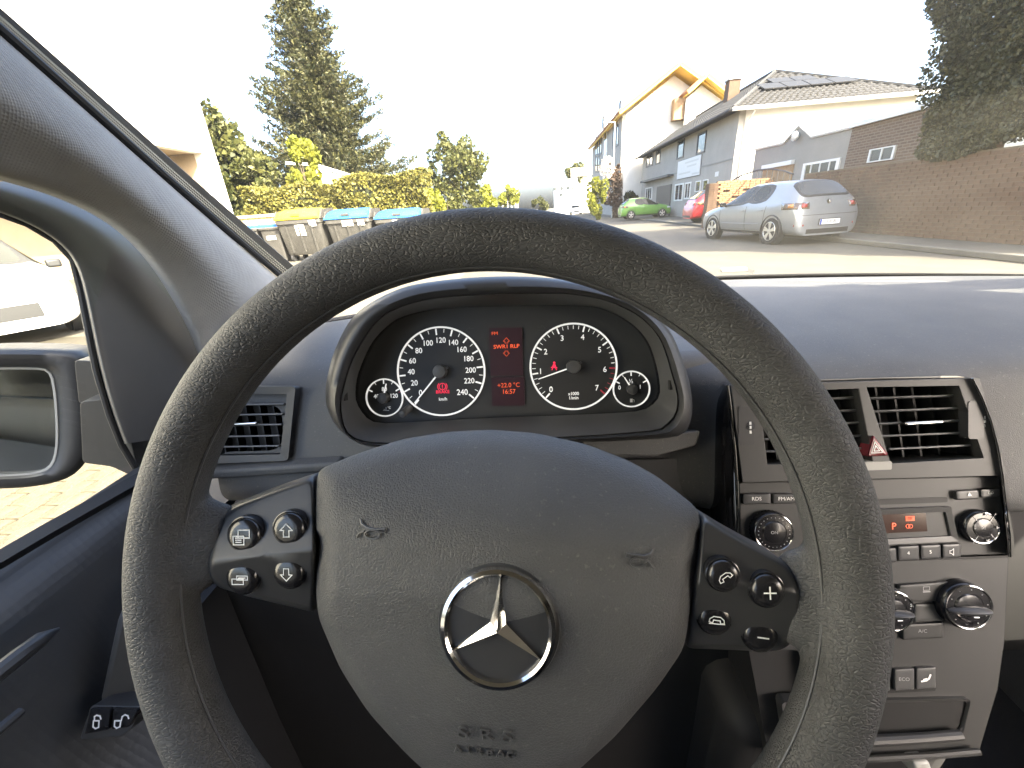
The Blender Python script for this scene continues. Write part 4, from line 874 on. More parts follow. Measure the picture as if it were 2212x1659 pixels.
for x in (-0.03, 0.66):
    mb = MB(); mb.box((x, -0.55, 0.50), (0.48, 0.52, 0.16)); mb.box((x, -0.85, 0.92), (0.52, 0.16, 0.80), Matrix.Rotation(radians(-14), 3, 'X')); mb.box((x, -0.98, 1.40), (0.30, 0.12, 0.20)); bevel(mb.build('seat', M['carpet'], cs), 0.04, 4)  # unseen seat backs made wide and tall to block sun

# ================================================================ OUTSIDE: GROUND AND ROAD
M['asphalt'] = mat('asphalt', (0.055, 0.049, 0.037), 0.9, bump=[('noise', 60, 0.4, 0.01)], col2=(0.084, 0.076, 0.058), vscale=1.5)
M['sidewalk'] = mat('sidewalk', (0.075, 0.066, 0.049), 0.9, bump=[('noise', 40, 0.4, 0.01)], col2=(0.11, 0.098, 0.074), vscale=2.0)
M['kerb'] = mat('kerb', (0.10, 0.093, 0.078), 0.85, var=0.15, vscale=6)
M['paver'] = mat('paver', (0.060, 0.047, 0.028), 0.9, bump=[('noise', 90, 0.8, 0.01)], col2=(0.125, 0.106, 0.070), vscale=9)
M['joint'] = mat('joint', (0.04, 0.033, 0.02), 0.95, var=0.3, vscale=8)
def sheet(name, x0, x1, y0, y1, z, m, nx=1, ny=1, zf=None):
    mb = MB(); mb.grid([[(x0+(x1-x0)*i/nx, y0+(y1-y0)*j/ny, z if zf is None else zf(x0+(x1-x0)*i/nx, y0+(y1-y0)*j/ny)) for i in range(nx+1)] for j in range(ny+1)])
    o = fixn(mb.build(name, m)); 
    if o.data.polygons[0].normal.z < 0: o.data.flip_normals()
    return tag(o, kind='structure')
sheet('ground', -600, 600, -300, 1500, -0.02, M['sidewalk'])
sheet('road', -1.7, 7.4, -40, 400, 0.0, M['asphalt'])
sm_ = lambda t: (lambda q: q*q*(3-2*q))(min(1.0, max(0.0, t)))
ZB = 0.30
fz = lambda x, y: 0.004+(ZB-0.004)*sm_((-x-2.6)/2.6)*sm_((y-5.5)/3.0)
sheet('forecourt', -40, -1.7, -20, 60, 0, M['sidewalk'], 60, 80, fz)
mb = MB(); mb.box((7.47, 180, 0.055), (0.14, 440, 0.11)); tag(bevel(mb.build('kerb', M['kerb']), 0.02, 2), kind='structure')
sheet('pavement', 7.54, 60, -40, 400, 0.10, M['sidewalk'])
# concrete pavers beside the driver door
pv = tag(sheet('paved_yard', -7.0, -1.25, -3.0, 5.2, 0.008, M['joint']), kind='structure')
pm = MB(); pm.box((0, 0, 0.02), (0.190, 0.092, 0.05)); po = pm.build('paver', M['paver'], pv, local=True); bevel(po, 0.006, 1); spots = []
for i in range(60):
    for j in range(74):
        x = -1.32-0.098*i; y = -2.8+0.2*(j//1)*0.5
        k = (i+j) % 2
        if j % 2 == 0: spots.append((x, -2.6+0.2*(j//2)+(0.1 if i % 2 else 0), 1.5708))
near = sorted(spots, key=lambda s: (s[0]+2.1)**2+(s[1]-1.4)**2)
for i, (x, y, r) in enumerate(near[:300]):
    o = po if i == 0 else po.copy()
    if i: COL.objects.link(o); o.parent = pv
    o.location = (x, y, random.uniform(-0.004, 0.003)); o.rotation_euler = (random.uniform(-.01, .01), random.uniform(-.01, .01), r+random.uniform(-.01, .01))
rest = MB()
for x, y, r in near[300:1700]: rest.box((x, y, 0.02), (0.092, 0.190, 0.05))
rest.build('pavers', M['paver'], pv, smooth=False)['kind'] = 'stuff'

# ================================================================ FOLIAGE
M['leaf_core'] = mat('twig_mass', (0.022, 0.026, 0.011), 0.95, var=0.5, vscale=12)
M['spruce_core'] = mat('spruce_core', (0.008, 0.010, 0.005), 0.95, spec=0.0)
def leaf_mat(name, c1, c2, trans=0.35):
    m = bpy.data.materials.new(name); m.use_nodes = True; N = m.node_tree.nodes; Lk = m.node_tree.links; N.clear()
    out = N.new('ShaderNodeOutputMaterial'); ge = N.new('ShaderNodeNewGeometry'); rp = N.new('ShaderNodeValToRGB')
    rp.color_ramp.elements[0].color = (*c1, 1); rp.color_ramp.elements[1].color = (*c2, 1); Lk.new(ge.outputs['Random Per Island'], rp.inputs[0])
    d = N.new('ShaderNodeBsdfPrincipled'); d.inputs['Roughness'].default_value = 0.55; d.inputs['Specular IOR Level'].default_value = 0.35; t = N.new('ShaderNodeBsdfTranslucent'); mx = N.new('ShaderNodeMixShader'); mx.inputs[0].default_value = trans
    Lk.new(rp.outputs[0], d.inputs['Base Color']); Lk.new(rp.outputs[0], t.inputs[0]); Lk.new(d.outputs[0], mx.inputs[1]); Lk.new(t.outputs[0], mx.inputs[2]); Lk.new(mx.outputs[0], out.inputs[0]); return m
M['bark'] = mat('bark', (0.10, 0.075, 0.05), 0.9, bump=[('noise', 30, 0.8, 0.03)], var=0.3, vscale=10)
M['spruce'] = leaf_mat('spruce_needles', (0.013, 0.019, 0.007), (0.075, 0.072, 0.024), 0.12)
M['leaf_dark'] = leaf_mat('leaf_dark', (0.022, 0.030, 0.014), (0.075, 0.085, 0.030))
M['leaf_mid'] = leaf_mat('leaf_mid', (0.028, 0.038, 0.010), (0.125, 0.125, 0.034))
M['leaf_yellow'] = leaf_mat('leaf_yellow', (0.10, 0.12, 0.015), (0.26, 0.26, 0.03))
M['leaf_hedge'] = leaf_mat('leaf_hedge', (0.055, 0.060, 0.012), (0.25, 0.225, 0.050))
M['leaf_ivy'] = leaf_mat('leaf_ivy', (0.020, 0.025, 0.008), (0.070, 0.066, 0.025), 0.08)
M['leaf_red'] = leaf_mat('leaf_red', (0.05, 0.035, 0.025), (0.14, 0.09, 0.06))
M['blossom'] = leaf_mat('blossom', (0.55, 0.50, 0.45), (0.8, 0.76, 0.70))
def quads(C, size, up=None, squash=1.0, elong=1.5):
    """leaf faces: centres (n,3) -> verts, faces, random tilt"""
    n = len(C); a = RNG.normal(size=(n, 3)); a /= np.linalg.norm(a, axis=1)[:, None]+1e-9
    b = RNG.normal(size=(n, 3)) if up is None else up+0.55*RNG.normal(size=(n, 3)); b -= (a*b).sum(1)[:, None]*a; b /= np.linalg.norm(b, axis=1)[:, None]+1e-9
    s = (size*RNG.uniform(0.6, 1.3, n))[:, None]; a = a*s*0.5; b = b*s*0.5*elong
    V = np.stack((C-b, C+a*0.9-b*0.1, C+b, C-a*0.9-b*0.1), 1).reshape(-1, 3)
    return V, np.arange(4*n).reshape(n, 4)
def cloud_obj(name, V, F, m, parent):
    me = bpy.data.meshes.new(name); me.vertices.add(len(V)); me.vertices.foreach_set('co', (V-np.array(wloc(parent))).astype(np.float32).ravel())
    me.loops.add(F.size); me.loops.foreach_set('vertex_index', F.astype(np.int32).ravel()); me.polygons.add(len(F))
    me.polygons.foreach_set('loop_start', np.arange(0, F.size, 4, dtype=np.int32)); me.polygons.foreach_set('loop_total', np.full(len(F), 4, np.int32))
    me.update(calc_edges=True); me.validate(); me.materials.append(m)
    o = bpy.data.objects.new(name, me); COL.objects.link(o); o.parent = parent; return o
def blob_points(c, r, n, shell=0.55):
    d = RNG.normal(size=(n, 3)); d /= np.linalg.norm(d, axis=1)[:, None]; k = RNG.uniform(shell, 1.0, n)**0.7
    return np.array(c)+d*k[:, None]*np.array(r)
def broadleaf(name, label, base, crown_c, crown_r, m, n_blobs=26, n_leaves=9000, size=0.16, cat='tree', trunk_r=0.14, group=None, stem=True, gap=0.8, br=(0.20, 0.36)):
    t = thing(name, label, cat, base, group=group); cc_ = np.array(crown_c); cr = np.array(crown_r); B = []
    for k in range(n_blobs):
        d = RNG.normal(size=3); d /= np.linalg.norm(d); B.append(cc_+d*cr*RNG.uniform(0.35, gap))
    if stem:
        mb = MB(); b = Vector(base); top = Vector(tuple(cc_)); mb.tube([b, b.lerp(top, .4)+Vector((.05, 0, 0)), b.lerp(top, .75)+Vector((-.05, 0, 0)), top+Vector((0, 0, cr[2]*.5))], [trunk_r, trunk_r*.8, trunk_r*.5, trunk_r*.1], 8)
        mb.build('trunk', M['bark'], t)
        for k, q in enumerate(B[:9]):
            lb = MB(); s0 = b.lerp(top, RNG.uniform(.45, .9)); lb.tube([s0, s0.lerp(Vector(tuple(q)), .5)+Vector((0, 0, .1)), Vector(tuple(q))], [trunk_r*.4, trunk_r*.25, trunk_r*.06], 5); lb.build('limb', M['bark'], t)
    P = np.concatenate([blob_points(q, cr*RNG.uniform(*br), n_leaves//n_blobs) for q in B])
    V, F = quads(P, size); cloud_obj('crown', V, F, m, t); return t
def hedge_points(x0, x1, y0, y1, z0, z1, n, bump=0.12, top=None):
    """points on a clipped block's skin (front, left end, right end, top)"""
    A = [(x1-x0)*(z1-z0)*1.0, (y1-y0)*(z1-z0), (y1-y0)*(z1-z0), (x1-x0)*(y1-y0)]; A = np.array(A)/sum(A); out = []
    for f, k in enumerate((A*n).astype(int)):
        u, v = RNG.uniform(size=k), RNG.uniform(size=k); d = np.abs(RNG.normal(size=k))*bump
        if f == 0: p = np.stack((x0+(x1-x0)*u, y0+d, z0+(z1-z0)*v), 1)
        elif f == 1: p = np.stack((x0+d, y0+(y1-y0)*u, z0+(z1-z0)*v), 1)
        elif f == 2: p = np.stack((x1-d, y0+(y1-y0)*u, z0+(z1-z0)*v), 1)
        else: p = np.stack((x0+(x1-x0)*u, y0+(y1-y0)*v, z1-d), 1)
        out.append(p)
    P = np.concatenate(out); P[:, :2] += 0.10*np.sin(P[:, 2:3]*3.1+P[:, 0:1]*2.3); P[:, 2] += 0.08*np.sin(P[:, 0]*2.9)*(P[:, 2] > z1-0.5); return P
def spruce(label, base, H, Rb, tilt=0.0):
    t = thing('spruce_tree', label, 'tree', base); b = np.array(base); mb = MB(); mb.tube([base, (base[0]+tilt*.5, base[1], base[2]+H*.5), (base[0]+tilt, base[1], base[2]+H)], [0.28, 0.16, 0.02], 8); mb.build('trunk', M['bark'], t)
    P = []; U = []; z = 0.06*H; br = MB(); cnt = 0
    while z < H*0.985:
        f = 1-z/H; L = Rb*min(1.0, 1.3*f**0.7)*(0.92+0.16*sin(z*2.1)); nb = int(7+11*f); off = RNG.uniform(0, 6.28)
        for k in range(nb):
            a = off+2*pi*k/nb+RNG.uniform(-.25, .25); l = L*RNG.uniform(0.70, 1.14); m_ = max(5, int(l*5.2)); s = np.linspace(0.22, 1, m_)
            dirv = np.array((cos(a), sin(a), 0)); droop = -0.26*l*s+0.30*l*s**3.2; c = b+np.array((tilt*z/H, 0, z))+dirv*(s*l)[:, None]; c[:, 2] += droop+RNG.uniform(-.15, .15)
            if cnt % 4 == 0: br.tube([tuple(c[0]), tuple(c[m_//2]), tuple(c[-1])], [0.03, 0.02, 0.006], 4)
            cnt += 1
            side = np.array((-sin(a), cos(a), 0)); q = 20
            for w in range(q):
                wid = (0.42*l*(1-s)*0.75+0.16)*RNG.uniform(-1, 1, m_); pp = c+side*wid[:, None]+RNG.normal(size=c.shape)*0.06; pp[:, 2] -= 0.10*np.abs(wid)*RNG.uniform(0.3, 1.2, m_)
                P.append(pp); U.append(np.tile(dirv*0.75+np.array((0, 0, 0.55)), (m_, 1))+side*np.sign(wid)[:, None]*0.6)
        z += 0.20+0.16*f
    P = np.concatenate(P); U = np.concatenate(U); V, F = quads(P, 0.074, up=U, elong=2.7); cloud_obj('crown', V, F, M['spruce'], t); mb = MB(); mb.lathe((b[0], b[1], b[2]+H*.10), (0, 0, 1), [(Rb*.34, 0), (Rb*.34, H*.25), (Rb*.22, H*.45), (Rb*.09, H*.62), (0.02, H*.75)], 14); mb.build('inner_twigs', M['spruce_core'], t); br.build('boughs', M['bark'], t)['kind'] = 'stuff'; return t
sb = atY(733, 440, 23.0)
spruce('tall dark green spruce behind the clipped hedge', (sb.x, 23.0, 0.2), atY(648, -60, 23.0).z-0.2, 3.75, tilt=0.0)
# leafy tree at the end of the white building
q = atY(480, 330, 17.5); broadleaf('leafy_tree', 'loose leafy tree between the white building and the spruce', (q.x-.2, 17.5, 0.2), (q.x, 17.5, 3.4), (1.5, 1.3, 3.0), M['leaf_mid'], 34, 8000, 0.17)
q = atY(555, 390, 17.0); broadleaf('leafy_tree', 'low sunlit leafy tree left of the spruce foot', (q.x, 17.0, 0.2), (q.x, 17.0, 2.9), (1.2, 1.0, 1.4), M['leaf_mid'], 18, 4000, 0.16)
q = atY(655, 360, 15.5); broadleaf('young_tree', 'yellow green young tree poking above the hedge', (q.x, 15.5, 0.2), (q.x, 15.5, 2.9), (0.75, 0.5, 1.15), M['leaf_yellow'], 14, 1500, 0.15, trunk_r=0.05)
# clipped hedge behind the bins, in two heights
h0, h1, h2 = atY(515, 440, 15.0), atY(745, 440, 15.0), atY(928, 440, 15.0)
def hedge(name, label, x0, x1, y0, y1, z0, z1, n, m, size, core=True):
    t = thing(name, label, 'hedge', ((x0+x1)/2, (y0+y1)/2, z0))
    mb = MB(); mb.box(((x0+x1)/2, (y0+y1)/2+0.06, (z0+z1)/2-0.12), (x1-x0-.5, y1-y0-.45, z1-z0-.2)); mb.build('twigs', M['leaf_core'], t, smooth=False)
    V, F = quads(hedge_points(x0, x1, y0, y1, z0, z1, n), size, elong=1.3); cloud_obj('foliage', V, F, m, t); return t
zt1, zt2 = atY(640, 398, 15.0).z, atY(860, 372, 15.0).z
hedge('clipped_hedge', 'low part of the clipped hedge directly behind the yellow lidded bin', h0.x, h1.x+.1, 15.0, 16.2, 0.2, zt1, 16000, M['leaf_hedge'], 0.085)
hedge('clipped_hedge', 'taller bright part of the clipped hedge behind the blue lidded bins', h1.x-.1, h2.x, 14.9, 16.3, 0.2, zt2, 15000, M['leaf_hedge'], 0.085)
q = atY(937, 430, 15.0); broadleaf('bright_shrub', 'bright yellow green shrub at the right end of the hedge', (q.x, 15.2, 0.2), (q.x, 15.3, 1.35), (0.32, 0.4, 1.0), M['leaf_yellow'], 12, 2200, 0.09, 'shrub', 0.04)
# round-headed tree in the middle
q = atY(990, 372, 26.0); broadleaf('round_tree', 'round headed tree standing alone above the steering wheel rim', (q.x-.25, 26.0, 0.1), (q.x, 26.0, q.z), (2.0, 1.7, 2.1), M['leaf_mid'], 64, 6500, 0.15, gap=0.95, br=(0.13, 0.26))
q = atY(965, 425, 24.0); broadleaf('dark_shrub', 'dark shrub under the round headed tree', (q.x, 24, 0.1), (q.x, 24, 1.5), (0.8, 0.7, 0.8), M['leaf_mid'], 12, 1800, 0.13, 'shrub', 0.05)
for u, v, Y, r, m_, lb in ((1045, 432, 50, 1.6, 'leaf_yellow', 'small yellow green bush right of the round headed tree'), (1098, 425, 62, 1.7, 'leaf_yellow', 'yellow green bush before the narrow grey building'), (1240, 386, 80, 2.4, 'leaf_mid', 'far green tree top above the white flat roofed building'), (1165, 446, 90, 2.0, 'leaf_mid', 'far low bush in the gap straight ahead')):
    q = atY(u, v, Y); broadleaf('roadside_bush', lb, (q.x, Y, 0), (q.x, Y, q.z), (r, r, r*1.15), M[m_], 14, 1600, 0.3, 'bush', 0.08)
q = atY(1290, 430, 40.0); broadleaf('roadside_shrub', 'yellow green shrub left of the street lamp', (q.x, 40, 0), (q.x, 40, 1.9), (1.05, 0.9, 2.0), M['leaf_yellow'], 20, 3200, 0.16, 'shrub', 0.05)
q = atY(1325, 420, 41.5); sh_ = broadleaf('flowering_shrub', 'reddish dark shrub with white blossom behind the street lamp', (q.x, 41.5, 0), (q.x, 41.5, 2.5), (1.0, 0.9, 2.6), M['leaf_red'], 20, 3000, 0.16, 'shrub', 0.05)
q = atY(1312, 362, 41.0); V, F = quads(blob_points((q.x, 41.0, q.z), (0.7, 0.5, 0.9), 260), 0.22, elong=1.0); cloud_obj('blossom', V, F, M['blossom'], sh_)
q = atY(1362, 446, 43.0); broadleaf('low_shrub', 'low dark shrub behind the green car', (q.x, 44.2, 0), (q.x, 44.2, 1.4), (1.2, 0.6, 1.0), M['leaf_dark'], 10, 1500, 0.16, 'shrub', 0.05)
# tall ivy hedge above the brick wall on the right
XW = 8.55
iv = thing('ivy_hedge', 'huge dark ivy hedge rising above the brick wall at right', 'hedge', (XW+1.6, 8.6, 0.1))
ye = lambda z: 11.35+0.26*(z-2.0)
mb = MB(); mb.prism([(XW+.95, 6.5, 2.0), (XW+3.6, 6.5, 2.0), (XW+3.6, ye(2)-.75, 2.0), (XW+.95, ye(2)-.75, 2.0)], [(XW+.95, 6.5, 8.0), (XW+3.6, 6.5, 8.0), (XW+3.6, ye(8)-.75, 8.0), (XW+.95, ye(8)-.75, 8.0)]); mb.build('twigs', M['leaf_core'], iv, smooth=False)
n = 120000; z = 1.78+RNG.uniform(0, 1, n)*6.4; y = 6.2+RNG.uniform(0, 1, n)*(ye(z)-6.2); bul = 0.22*np.sin(y*1.3+z*.9)+0.16*np.sin(z*1.9-y*.7)+0.08*np.sin(z*5+y*4); P1 = np.stack((XW+0.30-bul*0.9-0.20*np.clip((3.4-z)/1.6, 0, 1)+np.abs(RNG.normal(size=n))*0.15, y, z-0.15*np.sin(y*2)), 1)
n = 22000; x = RNG.uniform(XW+.2, XW+3.7, n); z = 1.95+RNG.uniform(0, 1, n)*6.3; P2 = np.stack((x, ye(z)+0.16*np.sin(z*1.7+x)+0.10*np.sin(z*4.3)-np.abs(RNG.normal(size=n))*0.16, z), 1)
V, F = quads(np.concatenate((P1, P2)), 0.070, elong=1.2); cloud_obj('foliage', V, F, M['leaf_ivy'], iv)

# ================================================================ BUILDINGS AND WALLS
M['render_white'] = mat('render_white', (0.72, 0.70, 0.64), 0.9, bump=[('noise', 40, 0.2, 0.01)], var=0.05, vscale=1.2)
M['render_grey_and_shade'] = mat('render_grey_and_shade', (0.32, 0.305, 0.27), 0.9, bump=[('noise', 40, 0.25, 0.01)], var=0.08, vscale=1.0)  # real grey render; also stands for shade on walls facing the road
M['annex'] = mat('annex_render', (0.25, 0.24, 0.215), 0.9, bump=[('noise', 40, 0.25, 0.01)], var=0.08, vscale=1.0)
M['soffit_tan'] = mat('soffit_tan', (0.33, 0.26, 0.17), 0.9, var=0.1, vscale=2)
M['brick'] = mat('brick', (0.068, 0.037, 0.021), 0.85, bump=[('noise', 60, 0.5, 0.01)], col2=(0.112, 0.064, 0.036), vscale=3.0)
M['brick_orange'] = mat('brick_orange', (0.22, 0.105, 0.048), 0.85, bump=[('noise', 60, 0.5, 0.01)], col2=(0.30, 0.155, 0.075), vscale=3.0)
def brick_mat(name, c1, c2, cm):
    m = mat(name, c1, 0.85); N = m.node_tree.nodes; L = m.node_tree.links; tc = N.new('ShaderNodeTexCoord'); mpn = N.new('ShaderNodeMapping'); mpn.inputs['Rotation'].default_value = (radians(90), 0, radians(90))
    b = N.new('ShaderNodeTexBrick'); b.inputs['Color1'].default_value = (*c1, 1); b.inputs['Color2'].default_value = (*c2, 1); b.inputs['Mortar'].default_value = (*cm, 1); b.inputs['Scale'].default_value = 1.0; b.inputs['Mortar Size'].default_value = 0.012; b.inputs['Brick Width'].default_value = 0.25; b.inputs['Row Height'].default_value = 0.08
    sx = N.new('ShaderNodeSeparateXYZ'); cb = N.new('ShaderNodeCombineXYZ'); L.new(tc.outputs['Object'], sx.inputs[0]); L.new(sx.outputs['Y'], cb.inputs['X']); L.new(sx.outputs['Z'], cb.inputs['Y']); L.new(cb.outputs[0], b.inputs['Vector']); L.new(b.outputs['Color'], N['Principled BSDF'].inputs['Base Color']); return m
M['brick_far'] = brick_mat('brick_far', (0.085, 0.052, 0.034), (0.12, 0.075, 0.048), (0.16, 0.13, 0.10))
M['mortar'] = mat('mortar', (0.115, 0.088, 0.058), 0.95, var=0.2, vscale=6)
M['tile'] = mat('roof_tile', (0.028, 0.027, 0.025), 0.8, col2=(0.055, 0.052, 0.047), vscale=5)
M['tile_gap'] = mat('roof_underlay', (0.02, 0.017, 0.014), 0.9)
M['solar'] = mat('solar', (0.03, 0.03, 0.03), 0.5, spec=0.2)
M['gutter'] = mat('gutter', (0.55, 0.54, 0.50), 0.4)
M['wood_brown'] = mat('wood_brown', (0.26, 0.17, 0.09), 0.8, bump=[('wave', 6, 0.4, 0.02)], var=0.2, vscale=4)
M['yellow'] = mat('yellow_soffit', (0.85, 0.56, 0.10), 0.7, var=0.05, vscale=3)
M['red_edge'] = mat('roof_edge', (0.30, 0.14, 0.06), 0.8)
M['glass_dark'] = mat('glass_dark', (0.05, 0.06, 0.065), 0.06, coat=0.3)
M['frame_white'] = mat('frame_white', (0.65, 0.65, 0.62), 0.5)
M['frame_dark'] = mat('frame_dark', (0.05, 0.05, 0.05), 0.5)
M['sign'] = mat('sign_board', (0.60, 0.60, 0.58), 0.5)
M['sign_print'] = mat('sign_print', (0.48, 0.48, 0.45), 0.5)
M['iron'] = mat('iron', (0.03, 0.03, 0.03), 0.5)
M['steel'] = mat('steel', (0.42, 0.43, 0.42), 0.45, metal=0.6)
M['plank'] = mat('plank', (0.42, 0.33, 0.16), 0.85, bump=[('wave', 3, 0.3, 0.01)], var=0.15, vscale=5)
UP = Vector((0, 0, 1))
def wallX(mb, X, th, poly_yz, m=0):
    """wall in the plane X, thickness th to +X, outline (y, z)"""
    mb.prism([(X, y, z) for y, z in poly_yz], [(X+th, y, z) for y, z in poly_yz], m)
def wallY(mb, Y, th, poly_xz, m=0): mb.prism([(x, Y, z) for x, z in poly_xz], [(x, Y+th, z) for x, z in poly_xz], m)
def windowX(par, X, y0, y1, z0, z1, arched=False, frame='frame_white', bars=0, side=-1):
    """window set in a wall facing -X: reveal frame, pane and bars"""
    pts = [(y0, z0), (y1, z0), (y1, z1)]
    if arched: r = (y1-y0)/2; pts += [((y0+y1)/2+r*cos(a), z1+abs(r)*sin(a)) for a in np.linspace(0, pi, 9)[1:-1]]
    pts += [(y0, z1)]
    c = np.mean(pts, 0); inn = [tuple(c+(np.array(p)-c)*0.84) for p in pts]; n = len(pts); mb = MB()
    mb.loft([[(X+side*0.0, y, z) for y, z in pts], [(X+side*0.05, y, z) for y, z in pts], [(X+side*0.05, y, z) for y, z in inn], [(X+side*0.012, y, z) for y, z in inn]])
    w = mb.build('window', M[frame], par, smooth=False)
    gp = MB(); gp.add([(X+side*0.015, y, z) for y, z in inn], [tuple(range(n))]); gp.build('pane', M['glass_dark'], w, smooth=False)
    for k in range(bars):
        yy = y0+(y1-y0)*(k+1)/(bars+1); bb = MB(); bb.box((X+side*0.03, yy, (z0+z1)/2), (0.03, 0.05, (z1-z0)*.86)); bb.build('glazing_bar', M[frame], w, smooth=False)
    return w
def pxX(X, u, v): p = atX(u, v, X); return p.y, p.z
def rectX(X, u0, v0, u1, v1):
    a = atX(u0, (v0+v1)/2, X); b = atX(u1, (v0+v1)/2, X); uc = (u0+u1)/2; z1 = atX(uc, v0, X).z; z0 = atX(uc, v1, X).z
    return min(a.y, b.y), max(a.y, b.y), z0, z1
# ---- white building on the left: long wall facing the road, with a recessed porch
wb = thing('white_building', 'sunlit white rendered building with a recessed porch behind the windscreen pillar', 'building', (-11, 8, 0))
Yc = 14.5; Xw = atY(506, 475, Yc).x; p0_, p1_ = atX(300, 307, Xw), atX(438, 331, Xw); zp = (p0_.z+p1_.z)/2; ya, yb = 5.0, p1_.y
mb = MB(); H_ = 9.5
wallX(mb, Xw-.3, .3, [(yb, -.1), (Yc, -.1), (Yc, H_), (-8, H_), (-8, zp), (yb, zp)]); mb.build('road_wall', M['render_white'], wb, smooth=False)
mb = MB(); wallX(mb, Xw-.3, .3, [(-8, -.1), (ya-.01, -.1), (ya-.01, zp-.004), (-8, zp-.004)]); mb.build('near_wall', M['render_white'], wb, smooth=False)
mb = MB(); wallX(mb, Xw-2.6, .25, [(ya-.5, -.1), (yb+.4, -.1), (yb+.4, zp+.3), (ya-.5, zp+.3)]); mb.build('porch_back_wall', M['soffit_tan'], wb, smooth=False)
mb = MB(); mb.box((Xw-1.42, (ya+yb)/2, zp+.1), (2.2, yb-ya+.3, .18)); mb.build('porch_ceiling', M['soffit_tan'], wb, smooth=False)
mb = MB(); mb.box((Xw-1.45, yb+.13, zp/2), (2.24, .24, zp)); mb.build('porch_side_wall', M['soffit_tan'], wb, smooth=False)
mb = MB(); wallY(mb, Yc-.302, .3, [(Xw-9, -.1), (Xw-.304, -.1), (Xw-.304, H_), (Xw-9, H_)]); mb.build('end_wall', M['render_white'], wb, smooth=False)
mb = MB(); mb.box((Xw-.02, Yc-.04, H_/2), (.10, .12, H_-.1)); mb.build('corner_trim', M['gutter'], wb, smooth=False)
mb = MB(); mb.box((Xw-4.6, 3.2, H_+.1), (9.4, 23, .2)); mb.build('flat_roof', M['gutter'], wb, smooth=False)
# ---- glass roofed shelter above the hedge
gs = thing('glass_shelter', 'low glass roof with white bars showing above the hedge under the spruce', 'shelter', (atY(700, 420, 19).x, 19, 0.2))
A_, B_ = atY(618, 352, 19), atY(682, 356, 19); C_ = atY(775, 384, 19)
mb = MB(); mb.bar(A_, B_, .10, .10); mb.build('top_beam', M['frame_white'], gs)
mb = MB(); mb.bar(B_, C_, .10, .10); mb.build('sloping_beam', M['frame_white'], gs)
for t in (0.0, .33, .66, 1.0):
    p = B_.lerp(C_, t); mb = MB(); mb.bar(p, (p.x, 19, .2), .06, .06, up=(0, 1, 0)); mb.build('post', M['frame_white'], gs)
M['shelter_glass'] = mat('shelter_glass', (0.55, 0.62, 0.60), 0.15)
for t in (0.0, .33, .66):
    p, q = B_.lerp(C_, t+.03), B_.lerp(C_, t+.31); mb = MB(); mb.prism([(p.x, 19.03, p.z-.06), (q.x, 19.03, q.z-.06), (q.x, 19.03, 1.6), (p.x, 19.03, 1.6)], [(p.x, 19.05, p.z-.06), (q.x, 19.05, q.z-.06), (q.x, 19.05, 1.6), (p.x, 19.05, 1.6)]); mb.build('pane', M['shelter_glass'], gs, smooth=False)
# ---- low wooden screen behind the small bins
fx0, fx1 = atY(512, 475, 13.4).x, atY(598, 475, 13.4).x; fzt = atY(555, 464, 13.4).z
ls = thing('wooden_screen', 'low pale wooden screen behind the two small bins', 'fence', ((fx0+fx1)/2, 13.4, ZB))
for k in range(7):
    x0 = fx0+(fx1-fx0)*k/7; mb = MB(); mb.box((x0+(fx1-fx0)/14, 13.4, (fzt-.1+ZB)/2), ((fx1-fx0)/7-.012, .03, fzt-ZB-.1)); mb.build('plank', M['plank'], ls, smooth=False)
mb = MB(); mb.box(((fx0+fx1)/2, 13.38, fzt-.04), (fx1-fx0+.05, .09, .09)); mb.build('top_rail', M['plank'], ls, smooth=False)
# ---- grey house: street side facing the road, end wall facing us, hipped tiled roof
gh = thing('grey_house', 'rendered two storey house, street side greyed for shade, with tiled hip roof and solar panels', 'house', (14, 30, 0.1))
XF, YF, YB, XE = 9.9, 24.0, 44.0, 17.9; ze = 5.0
mb = MB(); wallX(mb, XF, .3, [(YF, 0), (YB, 0), (YB, ze+.15), (YF, ze+.15)]); mb.build('street_wall', M['render_grey_and_shade'], gh, smooth=False)  # same plaster as the end wall, its shade painted in as grey
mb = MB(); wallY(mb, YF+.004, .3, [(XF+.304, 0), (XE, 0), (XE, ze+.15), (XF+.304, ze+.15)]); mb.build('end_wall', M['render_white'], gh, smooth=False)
mb = MB(); wallY(mb, YB-.31, .3, [(XF+.304, 0), (XE, 0), (XE, ze+.15), (XF+.304, ze+.15)]); mb.build('back_wall', M['render_grey_and_shade'], gh, smooth=False)
ov = .55; RA = Vector(((XF+XE)/2, YF+5.6, 7.62)); RB = Vector(((XF+XE)/2, YB-5.6+4, 7.62))
c00, c10, c01, c11 = Vector((XF-ov, YF-ov, ze)), Vector((XE+ov, YF-ov, ze)), Vector((XF-ov, YB+ov, ze)), Vector((XE+ov, YB+ov, ze))
mb = MB(); mb.add([c00, c10, c11, c01, RA, RB], [(0, 1, 4), (1, 2, 5, 4), (2, 3, 5), (3, 0, 4, 5), (0, 3, 2, 1)]); roof = mb.build('roof', M['tile_gap'], gh, smooth=False)
